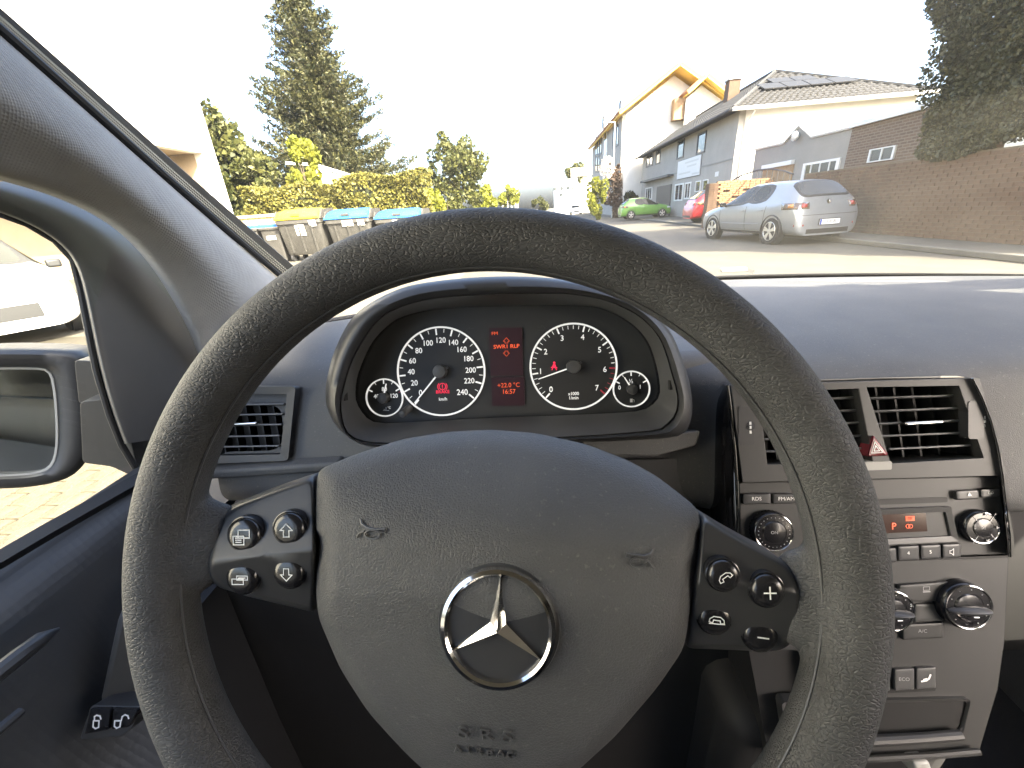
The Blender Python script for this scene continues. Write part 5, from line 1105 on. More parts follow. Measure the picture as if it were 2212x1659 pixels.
# roof tiles, laid row by row on the two slopes in view; each a curved plate
tm = MB(); tw, tl = 0.30, 0.38; tm.loft([[(x*tw, y, z+0.034*cos(x*2*pi)*1.0) for x in (-.5, -.25, 0, .25, .5)] for y, z in ((0, 0.055), (tl*1.12, 0.012))], 0, False); tm.loft([[(x*tw, 0, 0.055+0.034*cos(x*2*pi)) for x in (-.5, -.25, 0, .25, .5)], [(x*tw, 0, 0.005) for x in (-.5, -.25, 0, .25, .5)]], 0, False)
def lay(p0, px, tri):
    """tile frames over a triangular or trapezoid slope: p0 eave start, px eave end, tri = [top start, top end]"""
    e = px-p0; L = e.length; ex = e/L; nrm = e.cross(tri[0]-p0).normalized(); 
    if nrm.z < 0: nrm = -nrm
    ey = nrm.cross(ex); 
    if ey.z < 0: ey = -ey
    Ht = (tri[0]-p0).dot(ey); a0, a1 = (tri[0]-p0).dot(ex), (tri[1]-p0).dot(ex); out = []
    for r in range(int(Ht/tl)):
        y = r*tl; f = y/Ht; x0, x1 = a0*f, L+(a1-L)*f; k = int((x1-x0)/tw)
        for c in range(k): out.append((p0+ex*(x0+(c+.5)*(x1-x0)/k)+ey*y, ex, ey, nrm))
    return out
F1 = lay(c00, c10, [RA, RA]); F2 = lay(c01, c00, [RB, RA])
t0 = tm.build('roof_tile', M['tile'], roof, local=True, angle=60); 
vis = sorted(F1+F2, key=lambda q: (q[0]-CAM).length)
def frame(q): return Matrix((q[1], q[2], q[1].cross(q[2]))).transposed().to_4x4()
rl = wloc(roof)
for i, q in enumerate(vis[:300]):
    o = t0 if i == 0 else t0.copy()
    if i: COL.objects.link(o); o.parent = roof
    o.matrix_local = Matrix.Translation(q[0]-rl) @ frame(q)
rest = MB(); tv = [Vector(v) for v in tm.v]
for q in vis[300:]:
    Mx = Matrix.Translation(q[0]) @ frame(q); rest.add([Mx @ v for v in tv], tm.f)
rest.build('roof_tiles', M['tile'], roof, angle=60)['kind'] = 'stuff'
mb = MB(); mb.tube([c00+Vector((0, 0, .05)), RA+Vector((0, 0, .05)), c10+Vector((0, 0, .05))], .10, 6); mb.build('hip_tiles', M['tile'], roof)
mb = MB(); mb.tube([RA+Vector((0, 0, .06)), RB+Vector((0, 0, .06))], .11, 6); mb.build('ridge_tiles', M['tile'], roof)
mb = MB(); mb.tube([c00+Vector((-.06, -.08, -.02)), c10+Vector((.06, -.08, -.02))], .085, 8); mb.build('gutter', M['gutter'], gh)
mb = MB(); mb.tube([c00+Vector((-.08, 0, -.02)), c01+Vector((-.08, 0, -.02))], .085, 8); mb.build('gutter', M['tile'], gh)
mb = MB(); mb.tube([(XF+.45, YF-ov-.02, ze-.1), (XF+.4, YF-.1, ze-.5), (XF+.4, YF-.1, .1)], .05, 8); mb.build('downpipe', M['gutter'], gh)
# solar panels on the end slope
e1 = (c10-c00).normalized(); nn = (c10-c00).cross(RA-c00).normalized(); nn = nn if nn.z > 0 else -nn; e2 = nn.cross(e1); e2 = e2 if e2.z > 0 else -e2
def onroof(u, v): return hit(u, v, c00, nn)
def solar(P):
    mb = MB(); mb.prism([p+nn*.12 for p in P], [p+nn*.17 for p in P]); s_ = mb.build('solar_panel', M['solar'], roof, smooth=False)
s0, s1 = onroof(*K3(520, 600)), onroof(*K3(1170, 560)); Lr = (s1-s0).dot(e1)/4; up1 = (onroof(*K3(640, 555))-s0).dot(e2); 
for k in range(4):
    a = s0+e1*(Lr*k+.03)+e1*0.0; solar([a, a+e1*(Lr-.06), a+e1*(Lr-.06)+e2*max(.9, up1), a+e2*max(.9, up1)])
s2 = onroof(*K3(620, 530)); 
for k in range(2):
    a = s0+e1*(Lr*(k+.75)+.03)+e2*(max(.9, up1)+.05); solar([a, a+e1*(Lr-.06), a+e1*(Lr-.06)+e2*.9, a+e2*.9])
q = atY(1584, 174, 33); mb = MB(); mb.box((q.x, 33, q.z-1.3), (.70, .70, 2.6)); ch = mb.build('chimney', M['brick'], roof, smooth=False)
mb = MB(); mb.box((q.x, 33, q.z+.05), (.85, .85, .10)); mb.build('chimney_cap', M['gutter'], ch, smooth=False)
for (u0, v0, u1, v1, br) in ((1397, 327, 1411, 360, 1), (1418, 322, 1427, 354, 0), (1464, 302, 1478, 342, 0), (1507, 286, 1525, 331, 0), (1395, 405, 1409, 431, 2), (1458, 397, 1476, 434, 1), (1480, 394, 1492, 430, 1), (1503, 391, 1514, 414, 0), (1519, 388, 1530, 412, 0)):
    windowX(gh, XF, *rectX(XF, u0, v0, u1, v1), frame='frame_dark' if v0 < 345 else 'frame_white', bars=br)
y0, y1, z0, z1 = rectX(XF, 1419, 401, 1449, 462); mb = MB(); mb.box((XF-.02, (y0+y1)/2, z1/2), (.10, y1-y0, z1)); mb.build('entrance_door', M['frame_dark'], gh, smooth=False)
y0, y1, z0, z1 = rectX(XF, 1395, 381, 1455, 390); mb = MB(); mb.box((XF-.25, (y0+y1)/2, (z0+z1)/2), (.5, y1-y0, .14)); mb.build('door_canopy', M['frame_dark'], gh, smooth=False)
y0, y1, z0, z1 = rectX(XF, 1466, 342, 1514, 382)
sg = thing('sign_board', 'pale printed sign board on the grey house above the ground floor windows', 'sign', (XF, (y0+y1)/2, z0))
mb = MB(); mb.box((XF-.04, (y0+y1)/2, (z0+z1)/2), (.05, y1-y0, z1-z0)); mb.build('board', M['sign'], sg, smooth=False)
for zf_, a_, b_ in ((.80, .35, .92), (.58, .45, .85), (.26, .08, .62), (.12, .70, .98)):
    mb = MB(); mb.box((XF-.067, y1-(y1-y0)*(a_+b_)/2, z0+(z1-z0)*zf_), (.006, (y1-y0)*(b_-a_), .10)); mb.build('printed_line', M['sign_print'], sg, smooth=False)
mb = MB(); mb.box((XF-.012, (y0+y1)/2, (z0+z1)/2), (.02, y1-y0+.06, z1-z0+.06)); mb.build('board_edge', M['frame_dark'], sg, smooth=False)
y0, y1, z0, z1 = rectX(XF, 1546, 371, 1553, 381); mb = MB(); mb.box((XF-.02, (y0+y1)/2, (z0+z1)/2), (.03, y1-y0, z1-z0)); mb.build('notice_plate', M['sign'], gh, smooth=False)
mb = MB(); mb.box((XF-.01, (YF+YB)/2, 2.95), (.03, YB-YF, .07)); mb.build('string_course', M['annex'], gh, smooth=False)
# ---- annex in front of the end wall: stepped parapet with a small gable
XA = 10.4
K7 = lambda x, y: (1255.8+x*.3177, 115.2+y*.3177)
ax = thing('garage_annex', 'grey garage annex with a small pointed gable in its parapet', 'building', (XA+1, 20, .1))
top = [pxX(XA, *K7(*p)) for p in ((1185, 652), (1380, 610), (1490, 487), (1575, 566), (1850, 500))]
poly = [(top[0][0], 0), *top, (top[-1][0], 0)]
mb = MB(); wallX(mb, XA, .3, poly); mb.build('front_wall', M['annex'], ax, smooth=False)
mb = MB(); mb.tube([(XA-.02, y, z) for y, z in top], .06, 6); mb.build('parapet_coping', M['gutter'], ax)
yL = top[0][0]; yR = top[-1][0]; mb = MB(); mb.box((XA+1.8, (yL+yR)/2, 1.5), (3.0, yL-yR-.1, 3.0)); mb.build('side_and_roof', M['annex'], ax, smooth=False)
y0, y1, z0, z1 = rectX(XA, *K7(1515, 730), *K7(1758, 800)); windowX(ax, XA, y0, y1, z0-.6, z1, frame='frame_white', bars=3)
y0, y1, z0, z1 = rectX(XA, *K7(1250, 748), *K7(1450, 765)); mb = MB(); mb.box((XA-.08, (y0+y1)/2, (z0+z1)/2), (.14, y1-y0, .16)); mb.build('door_lintel', M['frame_white'], ax, smooth=False)
mb = MB(); mb.box((XA-.02, (y0+y1)/2, z0/2), (.06, y1-y0, z0-.05)); mb.build('garage_door', M['wood_brown'], ax, smooth=False)
p_ = atX(*K7(1485, 560), XA); mb = MB(); mb.lathe((XA-.12, p_.y, p_.z), (-1, 0, 0), [(.02, -.1), (.16, 0), (.18, .1), (0, .2)], 16); mb.build('gable_lamp', M['frame_white'], ax)
# ---- brick walls: bricks built one by one where they show largest
bm0 = MB(); bm0.box((0, 0, 0), (.10, .235, .068))
def brick_wall(name, label, X, y0, y1, z0, z1, m, coping=True, bond=.5, th=.24, cat='wall'):
    t = thing(name, label, cat, (X+th/2, (y0+y1)/2, z0))
    cb = MB(); cb.box((X+th/2+.005, (y0+y1)/2, (z0+z1)/2), (th-.01, y1-y0-.01, z1-z0-.01)); cb.build('mortar_core', M['mortar'], t, smooth=False)
    S_ = []; nr = int((z1-z0)/.08)
    for r in range(nr):
        o = (r % 2)*.125
        for c in range(int((y1-y0)/.25)+1):
            y = y0+o+.125+c*.25
            if y < y1-.1: S_.append((X+.047+RNG.uniform(-.004, .004), y, z0+.045+r*.08))
    S_.sort(key=lambda p: (p[0]-.0)**2+(p[1]-9.6)**2+(p[2]-1.5)**2)
    b0 = bm0.build('brick', m, t, local=True, smooth=False); L0 = wloc(t)
    for i, p in enumerate(S_[:300]):
        o = b0 if i == 0 else b0.copy()
        if i: COL.objects.link(o); o.parent = t
        o.location = Vector(p)-L0; o.rotation_euler = (0, 0, RNG.uniform(-.012, .012))
    rs = MB()
    for p in S_[300:]: rs.box(p, (.10, .235, .068))
    if S_[300:]: rs.build('bricks', m, t, smooth=False)['kind'] = 'stuff'
    if coping:
        cp = MB(); cp.box((X+th/2, (y0+y1)/2, z1+.03), (th+.10, y1-y0, .06)); bevel(cp.build('coping', M['kerb'], t), .01, 2)
    return t
brick_wall('brick_wall', 'long brown brick garden wall behind the silver car', XW, 6.2, 15.2, .10, 1.74, M['brick'], coping=False)
yk = atX(*K7(2120, 600), XA).y
bb = thing('brick_outbuilding', 'brick outbuilding with white roof edge between annex and ivy', 'building', (XA+1, (yR+yk)/2, .1))
zk = atX(*K7(1880, 497), XA).z
mb = MB(); wallX(mb, XA-.02, .3, [(yk-3, 0), (yR-.004, 0), (yR-.004, zk), (yk-3, zk)]); mb.build('front_wall', M['brick_far'], bb, smooth=False)
mb = MB(); mb.box((XA+.1, (yk-3+yR)/2, zk+.06), (.5, yR-yk+3, .14)); mb.build('roof_edge', M['frame_white'], bb, smooth=False)
y0, y1, z0, z1 = rectX(XA, *K7(1968, 640), *K7(2140, 730)); windowX(bb, XA-.02, y0, y1, z0, z1, bars=1)
# ---- orange brick screen, pillar and iron arch gate
YO = 18.6; o0, o1 = atY(1549, 400, YO), atY(1674, 392, YO); zt = atY(1610, 387, YO).z
ob = thing('orange_brick_screen', 'sunlit orange pierced brick screen behind the silver car roof', 'wall', ((o0.x+o1.x)/2, YO, .1))
mb = MB(); mb.box(((o0.x+o1.x)/2, YO+.09, (zt+.1)/2), (o1.x-o0.x-.02, .10, zt-.12)); mb.build('mortar_core', M['mortar'], ob, smooth=False)
b1 = MB(); b1.box((0, 0, 0), (.235, .10, .068)); b1o = b1.build('brick', M['brick_orange'], ob, local=True, smooth=False); first = True; L0 = wloc(ob); holes = MB()
nr = int((zt-.1)/.08); nc = int((o1.x-o0.x)/.25)
spots = []
for r in range(nr):
    for c in range(nc):
        x = o0.x+.125+(r % 2)*.125+c*.25
        if x > o1.x-.1: continue
        if r < nr-2 and r % 3 == 1 and (c+(r//3)) % 3 == 0: continue
        spots.append((x, YO, .145+r*.08))
spots.sort(key=lambda p: -p[2])
for i, p in enumerate(spots[:300]):
    o = b1o if i == 0 else b1o.copy()
    if i: COL.objects.link(o); o.parent = ob
    o.location = Vector(p)-L0
rs = MB()
for p in spots[300:]: rs.box(p, (.235, .10, .068))
if spots[300:]: rs.build('bricks', M['brick_orange'], ob, smooth=False)['kind'] = 'stuff'
q0, q1 = atY(1529, 400, YO-.3), atY(1548, 400, YO-.3); zq = atY(1540, 396, YO-.3).z
bp = thing('brick_pillar', 'dark brick gate pillar right of the red car', 'pillar', ((q0.x+q1.x)/2, YO-.3, .1))
mb = MB(); mb.box(((q0.x+q1.x)/2, YO-.3, (zq+.1)/2), (q1.x-q0.x, .36, zq-.1)); mb.build('pillar_core', M['mortar'], bp, smooth=False)
for r in range(int((zq-.1)/.08)):
    for s_ in (-1, 1):
        mb = MB(); mb.box(((q0.x+q1.x)/2+s_*(q1.x-q0.x)/4, YO-.3, .145+r*.08), ((q1.x-q0.x)/2-.004+.02, .40, .068)); mb.build('brick', M['brick'], bp, smooth=False)
ga = thing('iron_gate', 'black iron gate with a curved top between brick pillar and wall', 'gate', (XW, 16.8, .1))
arc = [atX(*K7(*p), XW) for p in ((920, 975), (1000, 880), (1100, 825), (1200, 795), (1290, 786), (1380, 800), (1440, 822))]
mb = MB(); mb.tube(arc, .03, 6); mb.build('arched_rail', M['iron'], ga)
mb = MB(); mb.bar((XW, arc[0].y, .5), (XW, arc[-1].y, .5), .04, .04); mb.build('lower_rail', M['iron'], ga)
for k in range(16):
    t = (k+.5)/16; y = arc[0].y+(arc[-1].y-arc[0].y)*t; zz = np.interp(t, [(a.y-arc[0].y)/(arc[-1].y-arc[0].y) for a in arc], [a.z for a in arc]); mb = MB(); mb.bar((XW, y, .15), (XW, y, zz), .018, .018, up=(1, 0, 0)); mb.build('upright', M['iron'], ga, smooth=False)
# ---- white building with yellow eaves
yh = thing('white_house', 'white house with yellow roof undersides and arched windows down the street', 'house', (12.5, 55, 0))
XY, YG, YE = 8.05, 45.0, 68.0; pk = atY(1457, 154, YG); el = atY(1338, 246, YG); zr = el.z
xR = atY(1567, 210, YG).x
mb = MB(); wallX(mb, XY, .3, [(YG, 0), (YE, 0), (YE, zr-.1), (YG, zr-.1)]); mb.build('street_wall', M['render_grey_and_shade'], yh, smooth=False)  # white wall coloured grey for the shade on its street side
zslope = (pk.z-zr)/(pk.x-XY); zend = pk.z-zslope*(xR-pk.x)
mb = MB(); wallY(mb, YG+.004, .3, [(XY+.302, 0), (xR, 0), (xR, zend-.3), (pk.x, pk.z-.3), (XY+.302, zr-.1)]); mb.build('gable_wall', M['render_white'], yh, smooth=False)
def roofslab(par, a, b, Y0, Y1, name='roof_slope'):
    mb = MB(); d = Vector((a[0]-b[0], 0, a[1]-b[1])).normalized(); nrm = Vector((-d.z, 0, d.x)); nrm = nrm if nrm.z > 0 else -nrm
    lo = [Vector((a[0], Y0, a[1])), Vector((b[0], Y0, b[1])), Vector((b[0], Y1, b[1])), Vector((a[0], Y1, a[1]))]
    o = MB(); o.prism(lo, [p+nrm*.10 for p in lo]); r_ = o.build(name, M['yellow'], par, smooth=False)
    o = MB(); lo2 = [p+nrm*.104 for p in lo]; o.prism(lo2, [p+nrm*.22 for p in lo2]); o.build('tile_layer', M['red_edge'], r_, smooth=False)
roofslab(yh, (XY-.5, zr-.3), (pk.x, pk.z), YG-1.6, YE)
roofslab(yh, (xR+.4, zend-.25), (pk.x+.01, pk.z), YG-1.6, YE)
pk2 = atY(1523, 170, YG-1.9); f0, f1 = atY(1484, 206, YG-1.9), atY(1569, 211, YG-1.9)
mb = MB(); wallY(mb, YG-1.2, .3, [(f0.x+.2, 0), (f1.x, 0), (f1.x, f1.z-.1), (pk2.x, pk2.z-.3), (f0.x+.2, f0.z-.1)]); mb.build('wing_wall', M['render_white'], yh, smooth=False)
roofslab(yh, (f0.x, f0.z), (pk2.x, pk2.z), YG-2.4, YG+5); roofslab(yh, (f1.x+.2, f1.z), (pk2.x+.01, pk2.z), YG-2.4, YG+5)
b0_, b1_ = atY(1458, 212, YG-.9), atY(1490, 256, YG-.9); mb = MB(); mb.box(((b0_.x+b1_.x)/2, YG-.5, (b0_.z+b1_.z)/2), (b1_.x-b0_.x, .9, b0_.z-b1_.z)); mb.build('wooden_bay', M['wood_brown'], yh, smooth=False)
for (x0, y0_, x1, y1_) in ((1646, 935, 1658, 1015), (1660, 922, 1672, 1010), (1675, 915, 1687, 1004), (1760, 860, 1774, 960), (1782, 850, 1797, 948), (1700, 905, 1722, 1020), (1646, 1060, 1658, 1120), (1662, 1058, 1674, 1118)):
    windowX(yh, XY, *rectX(XY, *K2(x0, y0_), *K2(x1, y1_)), arched=True, frame='frame_white' if x0 == 1700 else 'frame_dark')
for (cx_, yt, yb_) in ((1672, 752, 830), (1776, 655, 745)):
    a = atX(*K2(cx_, yt), XY-.2); b = atX(*K2(cx_, yb_), XY-.2); mb = MB(); r = .55
    prof_ = [(-r, 0), (-r, (a.z-b.z)*.55), (-r*.7, (a.z-b.z)*.85), (0, a.z-b.z), (r*.7, (a.z-b.z)*.85), (r, (a.z-b.z)*.55), (r, 0)]
    mb.tube([(XY+.3, a.y+dy, b.z+dz) for dy, dz in prof_], .07, 6); ad = mb.build('arched_dormer', M['frame_dark'], yh)
    mb = MB(); mb.prism([(XY+.3, a.y+dy, b.z+dz) for dy, dz in prof_], [(XY+2.2, a.y+dy, b.z+dz) for dy, dz in prof_]); mb.build('dormer_body', M['gutter'], ad, smooth=False)
# ---- far buildings
fb = thing('flat_roofed_building', 'far white flat roofed building with small round windows', 'building', (5.5, 78, 0))
a, b = atY(1197, 400, 78), atY(1284, 400, 78); t1, t2 = atY(1212, 388, 78).z, atY(1260, 361, 78).z; xm = atY(1234, 400, 78).x
mb = MB(); mb.box(((a.x+xm)/2, 80, t1/2), (xm-a.x, 4, t1)); mb.build('low_block', M['render_white'], fb, smooth=False)
mb = MB(); mb.box(((xm+b.x)/2+1, 81, t2/2), (b.x-xm+2, 5, t2)); mb.build('high_block', M['render_white'], fb, smooth=False)
mb = MB(); mb.box(((xm+b.x)/2+1, 78.4, t2-.7), (b.x-xm+2.1, .3, 1.2)); mb.build('roof_band', M['render_grey_and_shade'], fb, smooth=False)
for x, y in ((1383, 1224), (1428, 1221), (1470, 1217), (1423, 1262)):
    p = atY(*K2(x, y), 77.9); mb = MB(); mb.lathe((p.x, 78.02, p.z), (0, -1, 0), [(.3, 0), (.3, .08), (0, .08)], 16); mb.build('round_window', M['glass_dark'], fb)
nb_ = thing('narrow_building', 'narrow pale grey building far down the road', 'building', (atY(1100, 420, 95).x, 95, 0))
a, b = atY(1083, 420, 95), atY(1117, 420, 95); z_ = atY(1100, 401, 95).z; mb = MB(); mb.box(((a.x+b.x)/2, 97, z_/2), (b.x-a.x, 4, z_)); mb.build('tower_wall', M['render_grey_and_shade'], nb_, smooth=False)
for k in range(3):
    mb = MB(); mb.box((a.x+(b.x-a.x)*(.25+.25*k), 94.98, z_*.55), (.5, .06, z_*.6)); mb.build('window', M['glass_dark'], nb_, smooth=False)
# ---- street lamp
lp = atZ(1322, 470, 0.0); lt = atY(1318, 264, lp.y).z
sl_ = thing('street_lamp', 'slim pale street lamp post with a short arm before the white house', 'street lamp', (lp.x, lp.y, 0))
mb = MB(); mb.tube([(lp.x, lp.y, 0), (lp.x, lp.y, lt*.4), (lp.x, lp.y, lt)], [.10, .075, .06], 8); mb.build('post', M['steel'], sl_)
mb = MB(); mb.tube([(lp.x, lp.y, lt-.04), (lp.x-.55, lp.y, lt+.02)], .05, 6); mb.build('arm', M['steel'], sl_)
mb = MB(); mb.box((lp.x-.75, lp.y, lt), (.6, .24, .12)); bevel(mb.build('lamp_head', M['steel'], sl_), .03, 2)

# ================================================================ WASTE BINS
M['bin'] = mat('bin_plastic', (0.045, 0.043, 0.038), 0.6, bump=[('noise', 200, 0.3, 0.004)], var=0.25, vscale=9)
M['lid_yellow'] = mat('lid_yellow', (0.72, 0.52, 0.03), 0.75, spec=0.15, var=0.08, vscale=5)
M['lid_blue'] = mat('lid_blue', (0.03, 0.13, 0.40), 0.75, spec=0.15, var=0.08, vscale=5)
M['sticker'] = mat('sticker', (0.75, 0.74, 0.70), 0.5)
M['tyre'] = mat('tyre', (0.018, 0.018, 0.018), 0.8)
def big_bin(label, cx, Y, w, h, lid, stickers):
    t = thing('waste_container', label, 'bin', (cx, Y, ZB), group='large waste containers in a row'); d = 1.05; y0 = 0.0
    def ring(z, sw_, y_in, hw): return [(-hw, y_in, z), (hw, y_in, z), (hw, d-y_in*.4, z), (-hw, d-y_in*.4, z)]
    mb = MB(); hb_ = h*.80; hw = w/2*.93
    R = [rpoly([(x, y) for x, y, _ in ring(0, 0, yi, q)], .10, 4) for yi, q in ((.16, hw*.86), (.12, hw*.88), (.02, hw*.985), (.0, hw*.985), (-.03, hw), (-.03, hw), (.0, hw*.97))]
    Z = (.17, .22, hb_*.90, hb_*.90, hb_*.905, hb_*.99, hb_)
    mb.loft([[(x, y, z) for x, y in r] for r, z in zip(R, Z)], 0, True, True, True); mb.build('body', M['bin'], t, local=True, angle=50)
    for k in range(3):
        rb = MB(); x = (-.5+.5*k)*hw*1.1; rb.bar((x, .115, .24), (x*1.02, .005, hb_*.86), .05, .05, up=(1, 0, 0)); rb.build('rib', M['bin'], t, local=True)
    L = MB(); lw = hw*.97; n = 12; rows = []
    for k in range(n+1):
        a = pi*k/n; y = d/2-cos(a)*(d/2+.02); z = hb_+.004+(h-hb_)*sin(a)**.55; ins = .07*(1-sin(a)**.5)
        e = 0.14*(1-abs(cos(a))**3)
        rows.append([(-lw, y, hb_+.002)]+[(-lw+.02+e*.2, y, hb_+(z-hb_)*.55), (-lw+.06+e, y, z)]+[(lw-.06-e, y, z), (lw-.02-e*.2, y, hb_+(z-hb_)*.55)]+[(lw, y, hb_+.002)])
    L.grid(rows); lo = L.build('lid', M[lid], t, local=True, angle=60)
    lm = MB(); lm.box((0, -.035, hb_+.035), (lw*2.0, .04, .06)); bevel(lm.build('lid_lip', M[lid], lo, local=True), .01, 2)
    hm = MB(); hm.box((0, -.02, hb_+(h-hb_)*.42), (.22, .10, .05)); hm.build('lid_handle', M['bin'] if lid != 'lid_yellow' else M[lid], lo, local=True)
    for s_ in (-1, 1):
        am = MB(); am.box((s_*(hw+.03), d/2, hb_*.93), (.09, .18, .22)); am.lathe((s_*(hw+.02), d/2, hb_*.9), (s_, 0, 0), [(.05, 0), (.05, .09), (0, .09)], 12); am.build('lifting_pivot', M['bin'], t, local=True)
        em = MB(); em.prism([(s_*(lw+.005), .0, hb_), (s_*(lw+.005), d, hb_), (s_*(lw+.005), d*.8, h*.985), (s_*(lw+.005), d*.2, h*.97)], [(s_*(lw+.05), .0, hb_), (s_*(lw+.05), d, hb_), (s_*(lw+.05), d*.8, h*.985), (s_*(lw+.05), d*.2, h*.97)]); em.build('lid_cheek', M['bin'], t, local=True, smooth=False)
        for yy in (.22, .85):
            wm = MB(); wm.lathe((s_*hw*.74-.03, yy, .10), (1, 0, 0), [(0, 0), (.10, 0), (.10, .06), (0, .06)], 18); wm.box((s_*hw*.74, yy, .16), (.09, .05, .12)); wm.build('caster', M['tyre'], t, local=True)
    for (x0, x1, z0, z1) in stickers:
        yy = lambda z: .16-(z-.17)/(hb_*.9-.17)*.14-.045; sm2 = MB(); sm2.add([(x0*w, yy(z0*h), z0*h), (x1*w, yy(z0*h), z0*h), (x1*w, yy(z1*h), z1*h), (x0*w, yy(z1*h), z1*h)], [(0, 1, 2, 3)]); sm2.build('sticker', M['sticker'], t, local=True, smooth=False)
    return t
YBN = atZ(640, 566, ZB).y
def bx_(u): return atY(u, 500, YBN).x
for (ua, ub, lid, lb, stk) in ((594, 700, 'lid_yellow', 'large dark bin with a yellow lid, left of the blue lidded pair', [(-.07, .12, .50, .70), (.24, .38, .66, .77)]),
                               (701, 806, 'lid_blue', 'large dark bin with a blue lid next to the yellow one', [(-.10, .13, .66, .77), (.22, .36, .66, .77)]),
                               (808, 918, 'lid_blue', 'large dark bin with a blue lid, half hidden by the steering wheel', [(-.10, .13, .66, .77), (.22, .36, .66, .77)])):
    xa, xb = bx_(ua), bx_(ub); hh = atY((ua+ub)/2, 451, YBN+.4).z-ZB; big_bin(lb, (xa+xb)/2, YBN, xb-xa, hh, lid, stk)
def small_bin(label, cx, Y, w, h, lid):
    t = thing('wheeled_bin', label, 'bin', (cx, Y, ZB), group='small wheeled bins'); d = .70; mb = MB()
    R = [rpoly([(-q, y), (q, y), (q, d-y*.3), (-q, d-y*.3)], .05, 3) for q, y in ((w*.37, .12), (w*.46, .02), (w*.50, -.02), (w*.50, -.02))]
    mb.loft([[(x, y, z) for x, y in r] for r, z in zip(R, (.04, h*.84, h*.86, h*.91))], 0, True, True, True); mb.build('body', M['bin'], t, local=True, angle=50)
    L = MB(); n = 8; L.grid([[(-w*.5, -.03+(d+.03)*k/n, h*.914), (-w*.46, -.03+(d+.03)*k/n, h*(.94+.06*sin(pi*(k+.6)/(n+1)))), (w*.46, -.03+(d+.03)*k/n, h*(.94+.06*sin(pi*(k+.6)/(n+1)))), (w*.5, -.03+(d+.03)*k/n, h*.914)] for k in range(n+1)])
    L.add([(-w*.5, -.031, h*.915), (w*.5, -.031, h*.915), (w*.46, -.031, h*.96), (-w*.46, -.031, h*.96)], [(0, 1, 2, 3)]); L.build('lid', M[lid], t, local=True, angle=50)
    sm2 = MB(); sm2.add([(-w*.22, .035, h*.60), (w*.22, .035, h*.60), (w*.22, .020, h*.70), (-w*.22, .020, h*.70)], [(0, 1, 2, 3)]); sm2.build('sticker', M['sticker'], t, local=True, smooth=False)
    for s_ in (-1, 1):
        wm = MB(); wm.lathe((s_*w*.40-.02, d-.06, .10), (1, 0, 0), [(0, 0), (.10, 0), (.10, .05), (0, .05)], 16); wm.build('wheel', M['tyre'], t, local=True)
YSB = YBN+.15
for ua, ub, lb in ((516, 561, 'small wheeled bin with a blue lid, half behind the windscreen pillar'), (563, 610, 'small wheeled bin with a blue lid beside the yellow lidded container')):
    xa, xb = atY(ua, 520, YSB).x, atY(ub, 520, YSB).x; small_bin(lb, (xa+xb)/2, YSB, xb-xa-.02, atY(565, 485, YSB).z-ZB, 'lid_blue')

# ================================================================ CARS
M['trim_black'] = mat('car_trim', (0.02, 0.02, 0.02), 0.5)
M['car_glass'] = mat('car_glass', (0.02, 0.022, 0.02), 0.08, spec=0.25)
M['lamp_red'] = mat('lamp_red', (0.30, 0.03, 0.02), 0.15, coat=0.6)
M['lamp_smoke'] = mat('lamp_smoke', (0.10, 0.07, 0.05), 0.10, coat=0.8)
M['lamp_amber'] = mat('lamp_amber', (0.55, 0.22, 0.05), 0.2, coat=0.5)
M['lamp_clear'] = mat('lamp_clear', (0.55, 0.56, 0.56), 0.08, coat=0.8)
M['alloy'] = mat('alloy', (0.62, 0.60, 0.54), 0.3, metal=0.7)
M['plate'] = mat('plate', (0.78, 0.78, 0.74), 0.5)
M['plate_blue'] = mat('plate_blue', (0.02, 0.06, 0.35), 0.5)
def paint(name, c, metal=0.3): return mat(name, c, 0.32, metal=metal, coat=0.7, bump=[('noise', 500, 0.02, 0.001)], var=0.04, vscale=3)
ST = [  # y low, y belt, y roof, z belt, z ring5, z centre, width scale, x ring5
 (2.12, 2.11, 2.13, .62, .66, .68, .80, .52), (2.02, 1.98, 1.97, .74, .78, .80, .95, .60), (1.65, 1.55, 1.55, .83, .875, .905, 1.0, .66), (1.30, 1.18, 1.16, .89, .935, .965, 1.0, .68),
 (.95, .98, .86, .93, .985, 1.02, 1.0, .70), (.42, .42, .12, .945, 1.37, 1.43, 1.0, .58), (-.25, -.25, -.30, .96, 1.415, 1.465, 1.0, .58), (-1.02, -.98, -.95, .99, 1.40, 1.46, 1.0, .57),
 (-1.45, -1.50, -1.55, 1.02, 1.37, 1.43, .99, .56), (-1.82, -1.92, -1.96, 1.03, 1.07, 1.09, .96, .64), (-2.10, -2.07, -2.09, .82, .86, .87, .93, .62), (-2.20, -2.17, -2.18, .58, .60, .61, .90, .58)]
def half(st):
    yl, yb, yr, zb, z5, z7, xs, x5 = st; top = zb; lowk = min(1.0, zb/.93)
    return [(.68*xs, yl, .22), (.83*xs, yl, .27), (.872*xs, yl+(yb-yl)*.3, .27+(zb-.27)*.38), (.880*xs, yl+(yb-yl)*.6, .27+(zb-.27)*.70), (.845*xs, yb, zb), (x5, yr, z5), (x5*.62, yr+(.02 if z5 > 1.2 else .01), z5+(z7-z5)*.72), (0, yr+(.03 if z5 > 1.2 else .015), z7)]
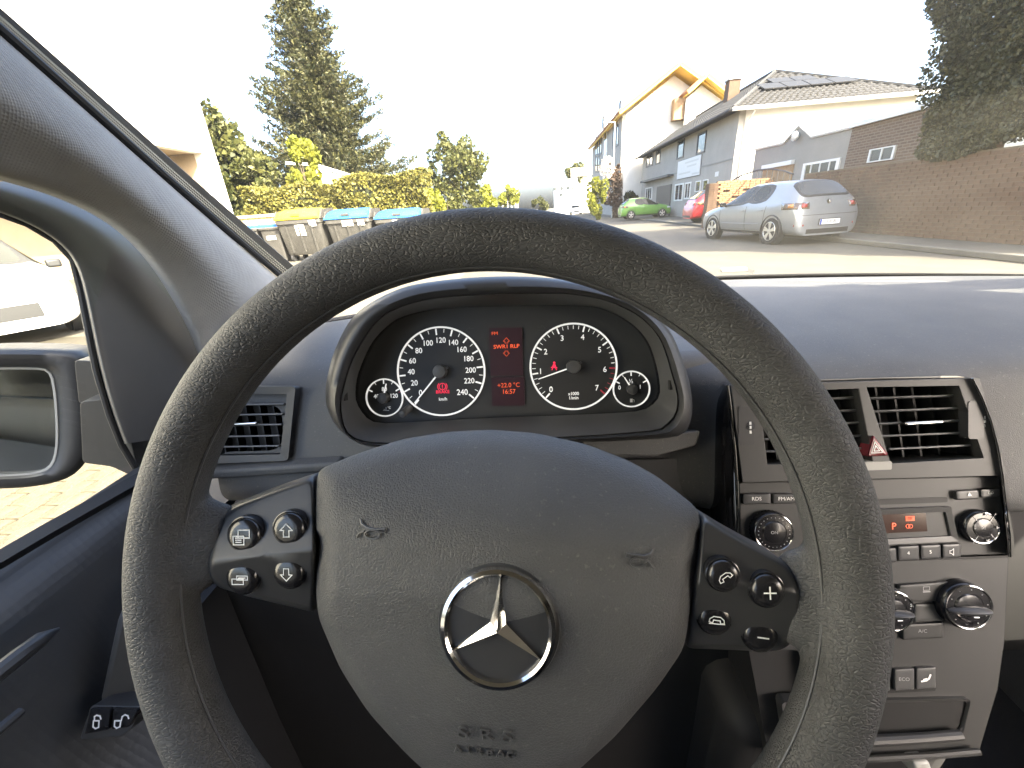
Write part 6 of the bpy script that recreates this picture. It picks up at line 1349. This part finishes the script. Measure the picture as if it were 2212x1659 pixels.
def make_car(name, label, col_mat, loc, rz, scale=(1, 1, 1), plate=None, group=None, detail=True):
    t = thing(name, label, 'car', loc, rz, group); t.scale = scale
    bm = bmesh.new(); V = []
    for st in ST:
        h = half(st); row = [(-x, y, z) for x, y, z in h]+[(x, y, z) for x, y, z in h[-2::-1]]; V.append([bm.verts.new(p) for p in row])
    nr = 15; W = {}
    for i in range(len(ST)-1):
        for j in range(nr-1):
            f = bm.faces.new((V[i][j], V[i+1][j], V[i+1][j+1], V[i][j+1])); mi = 0
            if i == 4 and 5 <= j <= 8: mi = 2
            elif i == 8 and 5 <= j <= 8: mi = 3
            elif j == 4 and i in (5, 6): mi = 4 if i == 5 else 5
            elif j == 4 and i == 4: mi = 4
            elif j == 9 and i in (4, 5): mi = 6
            elif j == 9 and i == 6: mi = 7
            f.material_index = mi; W.setdefault(mi, []).append(f)
    bm.faces.new(V[0]); bm.faces.new(list(reversed(V[-1])))
    bm.faces.new([V[i][0] for i in range(len(ST))]+[V[i][-1] for i in range(len(ST)-1, -1, -1)])
    bmesh.ops.recalc_face_normals(bm, faces=bm.faces)
    cl = bm.edges.layers.float.new('crease_edge')
    for mi in range(2, 8):
        r = bmesh.ops.inset_region(bm, faces=W[mi], thickness=.028, depth=-.004, use_even_offset=True)
        for f in r['faces']: f.material_index = 1
        for f in W[mi]:
            for e in f.edges:
                if any(g not in W[mi] for g in e.link_faces): e[cl] = .8
    for e in bm.edges:
        mids = (e.verts[0].co+e.verts[1].co)/2
        if all(abs(v.co.z-.22) < .01 for v in e.verts): e[cl] = 1.0
    me = bpy.data.meshes.new('cage'); bm.to_mesh(me); bm.free()
    ob = bpy.data.objects.new('cage', me); COL.objects.link(ob); md = ob.modifiers.new('s', 'SUBSURF'); md.levels = 2; md.render_levels = 2
    ev = ob.evaluated_get(bpy.context.evaluated_depsgraph_get()); em = bpy.data.meshes.new_from_object(ev)
    VV = [tuple(v.co) for v in em.vertices]; FF = {}
    for p in em.polygons: FF.setdefault(p.material_index, []).append(tuple(p.vertices))
    from mathutils.bvhtree import BVHTree
    tree = BVHTree.FromPolygons([Vector(v) for v in VV], [f for fs in FF.values() for f in fs])
    bpy.data.objects.remove(ob, do_unlink=True)
    def piece(nm, fs, m, par):
        idx = sorted({i for f in fs for i in f}); mp_ = {k: n for n, k in enumerate(idx)}; mb = MB(); mb.add([VV[i] for i in idx], [tuple(mp_[i] for i in f) for f in fs]); return mb.build(nm, m, par, local=True, angle=40)
    body = piece('body', FF[0], col_mat, t); piece('window_trim', FF[1], M['trim_black'], body)
    for k, nm in ((2, 'front_window'), (3, 'rear_window'), (4, 'side_window'), (5, 'side_window'), (6, 'side_window'), (7, 'side_window')): piece(nm, FF[k], M['car_glass'], t)
    def cast(o, d, off=.006):
        l, n, i, ds = tree.ray_cast(Vector(o), Vector(d).normalized()); return (l+n*(off if n.dot(Vector(d)) > 0 else -off)) if l is not None else Vector(o)
    def wrap(nm, m, s_, end, th, zs, par, off=.006, oy=1.25):
        mb = MB(); mb.grid([[cast((s_*.30, end*oy, z), (s_*sin(radians(a)), end*cos(radians(a)), 0), off) for a in th] for z in zs]); o = mb.build(nm, m, par, local=True, angle=80); md_ = o.modifiers.new('s', 'SOLIDIFY'); md_.thickness = .012; md_.offset = 0; return o
    for s_ in (-1, 1):
        tl_ = wrap('tail_lamp', M['lamp_smoke'], s_, -1, (14, 22, 32, 42, 50, 57), (.80, .85, .90, .94), body); wrap('lamp_lens', M['lamp_amber'], s_, -1, (36, 44), (.84, .88, .91), tl_, .014); wrap('lamp_lens', M['lamp_red'], s_, -1, (18, 26), (.83, .88, .91), tl_, .014)
        wrap('headlamp', M['lamp_clear'], s_, 1, (12, 22, 32, 42, 52), (.64, .69, .735), body)
        wrap('reflector', M['lamp_red'], s_, -1, (20, 32), (.43, .47), body)
        hm = MB(); p = cast((s_*.4, .78, .93), (s_, 0, 0), .09); hm.box(p, (.17, .10, .12)); bevel(hm.build('door_mirror', M['trim_black'], t, local=True), .03, 3)
        for yy in (-.12, -.86):
            dm = MB(); p = cast((s_*.3, yy, .80), (s_, 0, 0), .012); dm.box(p, (.03, .18, .035)); bevel(dm.build('door_handle', col_mat, body, local=True), .01, 2)
        if detail:
            for ya, yb_ in ((.92, .98), (-.25, -.25), (-.98, -1.05)):
                dm = MB(); dm.tube([cast((s_*.2, ya+(yb_-ya)*k/6, .32+.58*k/6), (s_, 0, 0), .0005) for k in range(7)], .006, 4); dm.build('door_seam', M['trim_black'], body, local=True)
            dm = MB(); dm.tube([cast((s_*.2, y, .47), (s_, 0, 0), .004) for y in np.linspace(.85, -.85, 9)], .014, 5); dm.build('side_moulding', M['trim_black'] if False else col_mat, body, local=True)
            sl2 = MB(); sl2.tube([cast((s_*.2, y, .275), (s_, 0, 0), .0) for y in np.linspace(.95, -.95, 7)], .03, 5); sl2.build('sill', M['trim_black'], body, local=True)
        for wy in (1.30, -1.34):
            am = MB(); am.lathe((s_*.70, wy, .325), (s_, 0, 0), [(.37, 0), (.372, .178), (.352, .192), (.34, .12)], 28); am.build('wheel_arch', M['trim_black'], t, local=True)
            wm = MB(); wm.lathe((s_*.68, wy, .315), (s_, 0, 0), [(.20, .20), (.225, .205), (.30, .195), (.313, .17), (.313, .0), (.2, 0)], 30); w_ = wm.build('wheel', M['tyre'], t, local=True)
            rm_ = MB(); rm_.lathe((s_*.68, wy, .315), (s_, 0, 0), [(.225, .204), (.215, .212), (.20, .19), (.19, .10)], 30, cap=False)
            for k in range(5):
                a = 2*pi*k/5+.3
                for da in (-.16, .16): rm_.bar(Vector((s_*.875, wy+.04*cos(a), .315+.04*sin(a))), Vector((s_*.882, wy+.212*cos(a+da), .315+.212*sin(a+da))), .045, .02, up=(1, 0, 0))
            rm_.lathe((s_*.68, wy, .315), (s_, 0, 0), [(.055, .17), (.055, .205), (.03, .212), (0, .212)], 16); rm_.build('rim', M['alloy'], w_, local=True, angle=40)
            dk = MB(); dk.lathe((s_*.68, wy, .315), (s_, 0, 0), [(.2, .11), (0, .11)], 20); dk.build('brake_disc', M['trim_black'], w_, local=True)
    gm = MB(); gm.grid([[cast((x, 1.4, z), (0, 1, 0), .006) for x in (-.42, -.2, 0, .2, .42)] for z in (.36, .46, .54)]); gm.build('grille', M['trim_black'], body, local=True)
    bmm = MB(); bmm.grid([[cast((x, -1.4, z), (0, -1, 0), .005) for x in (-.55, -.3, 0, .3, .55)] for z in (.26, .31, .36)]); bmm.build('rear_valance', M['trim_black'], body, local=True)
    sm3 = MB(); sm3.tube([cast((x, -1.4, .665), (0, -1, 0), .001) for x in np.linspace(-.72, .72, 13)], .006, 4); sm3.build('bumper_seam', M['trim_black'], body, local=True)
    bd = MB(); p = cast((0, -1.4, .93), (0, -1, 0), .008); bd.lathe(p, (0, -1, .35), [(.055, 0), (.055, .012), (.04, .014), (.036, .004)], 20); bd.build('badge', M['chrome'], body, local=True)
    if plate:
        p = cast((0, -1.4, .50), (0, -1, 0), .03); pm_ = MB(); pm_.box(p, (.52, .012, .115)); pl_ = pm_.build('number_plate', M['plate'], t, local=True, smooth=False)
        tx = MB(); vs_, fs_ = text2d(plate); k = .085; tx.add([(p.x+.02+x*k*.92, p.y-.0085, p.z+y*k*1.05) for x, y, z in vs_], fs_); tx.build('plate_letters', M['frit'], pl_, local=True, smooth=False)
        bx2 = MB(); bx2.box((p.x-.235, p.y-.001, p.z), (.045, .0125, .11)); bx2.build('plate_band', M['plate_blue'], pl_, local=True, smooth=False)
        fr2 = MB(); fr2.box((p.x, p.y+.008, p.z), (.55, .012, .14)); fr2.build('plate_frame', M['trim_black'], pl_, local=True, smooth=False)
    return t
silver = paint('paint_silver', (0.27, 0.285, 0.295), .45)
fl, rl_ = Vector((5.52, 14.30)), Vector((5.98, 11.72)); dv = (fl-rl_).normalized(); r_ = atan2(-dv.x, dv.y); rgt = Vector((cos(r_), sin(r_))); c_ = (fl+rl_)/2+rgt*.86+dv*.02
make_car('parked_car', 'silver hatchback parked beside the brick wall, seen from behind', silver, (c_.x, c_.y, 0.0), r_, (1, 1, 1.04), 'FB:AS 85', 'cars parked along the street')
make_car('parked_car', 'red car half hidden behind the brick pillar', paint('paint_red', (0.42, 0.02, 0.025), 0.1), (9.55, 22.6, .1), radians(-90), (1, 1.0, 1.02), None, 'cars parked along the street')
make_car('parked_car', 'bright green small car parked in front of the grey house', paint('paint_green', (0.13, 0.30, 0.05), 0.1), (7.85, 33.6, .1), radians(-90), (1, .84, .98), None, 'cars parked along the street')
q = atZ(1243, 463, 0); make_car('parked_car', 'far white car facing us at the end of the street', paint('paint_white', (0.72, 0.72, 0.70), 0.0), (q.x, q.y, 0), radians(180), (1, 1, 1), None, 'cars parked along the street', False)
q = atZ(1226, 460, 0); make_car('parked_car', 'far dark car left of the far white car', paint('paint_dark', (0.04, 0.045, 0.05), 0.2), (q.x-.3, q.y+8, 0), radians(180), (1, 1, 1), None, 'cars parked along the street', False)
hp_ = atZ(95, 622, .70); fv = Vector((.86, -.51)).normalized(); rv = atan2(-fv.x, fv.y); rr = Vector((cos(rv), sin(rv))); cw = Vector((hp_.x, hp_.y))-fv*1.95+rr*.55
make_car('parked_car', 'white car seen through the driver window above the door mirror', paint('paint_white2', (0.74, 0.74, 0.72), 0.0), (cw.x, cw.y, 0.004), rv, (1, 1, 1), None, 'cars parked along the street')
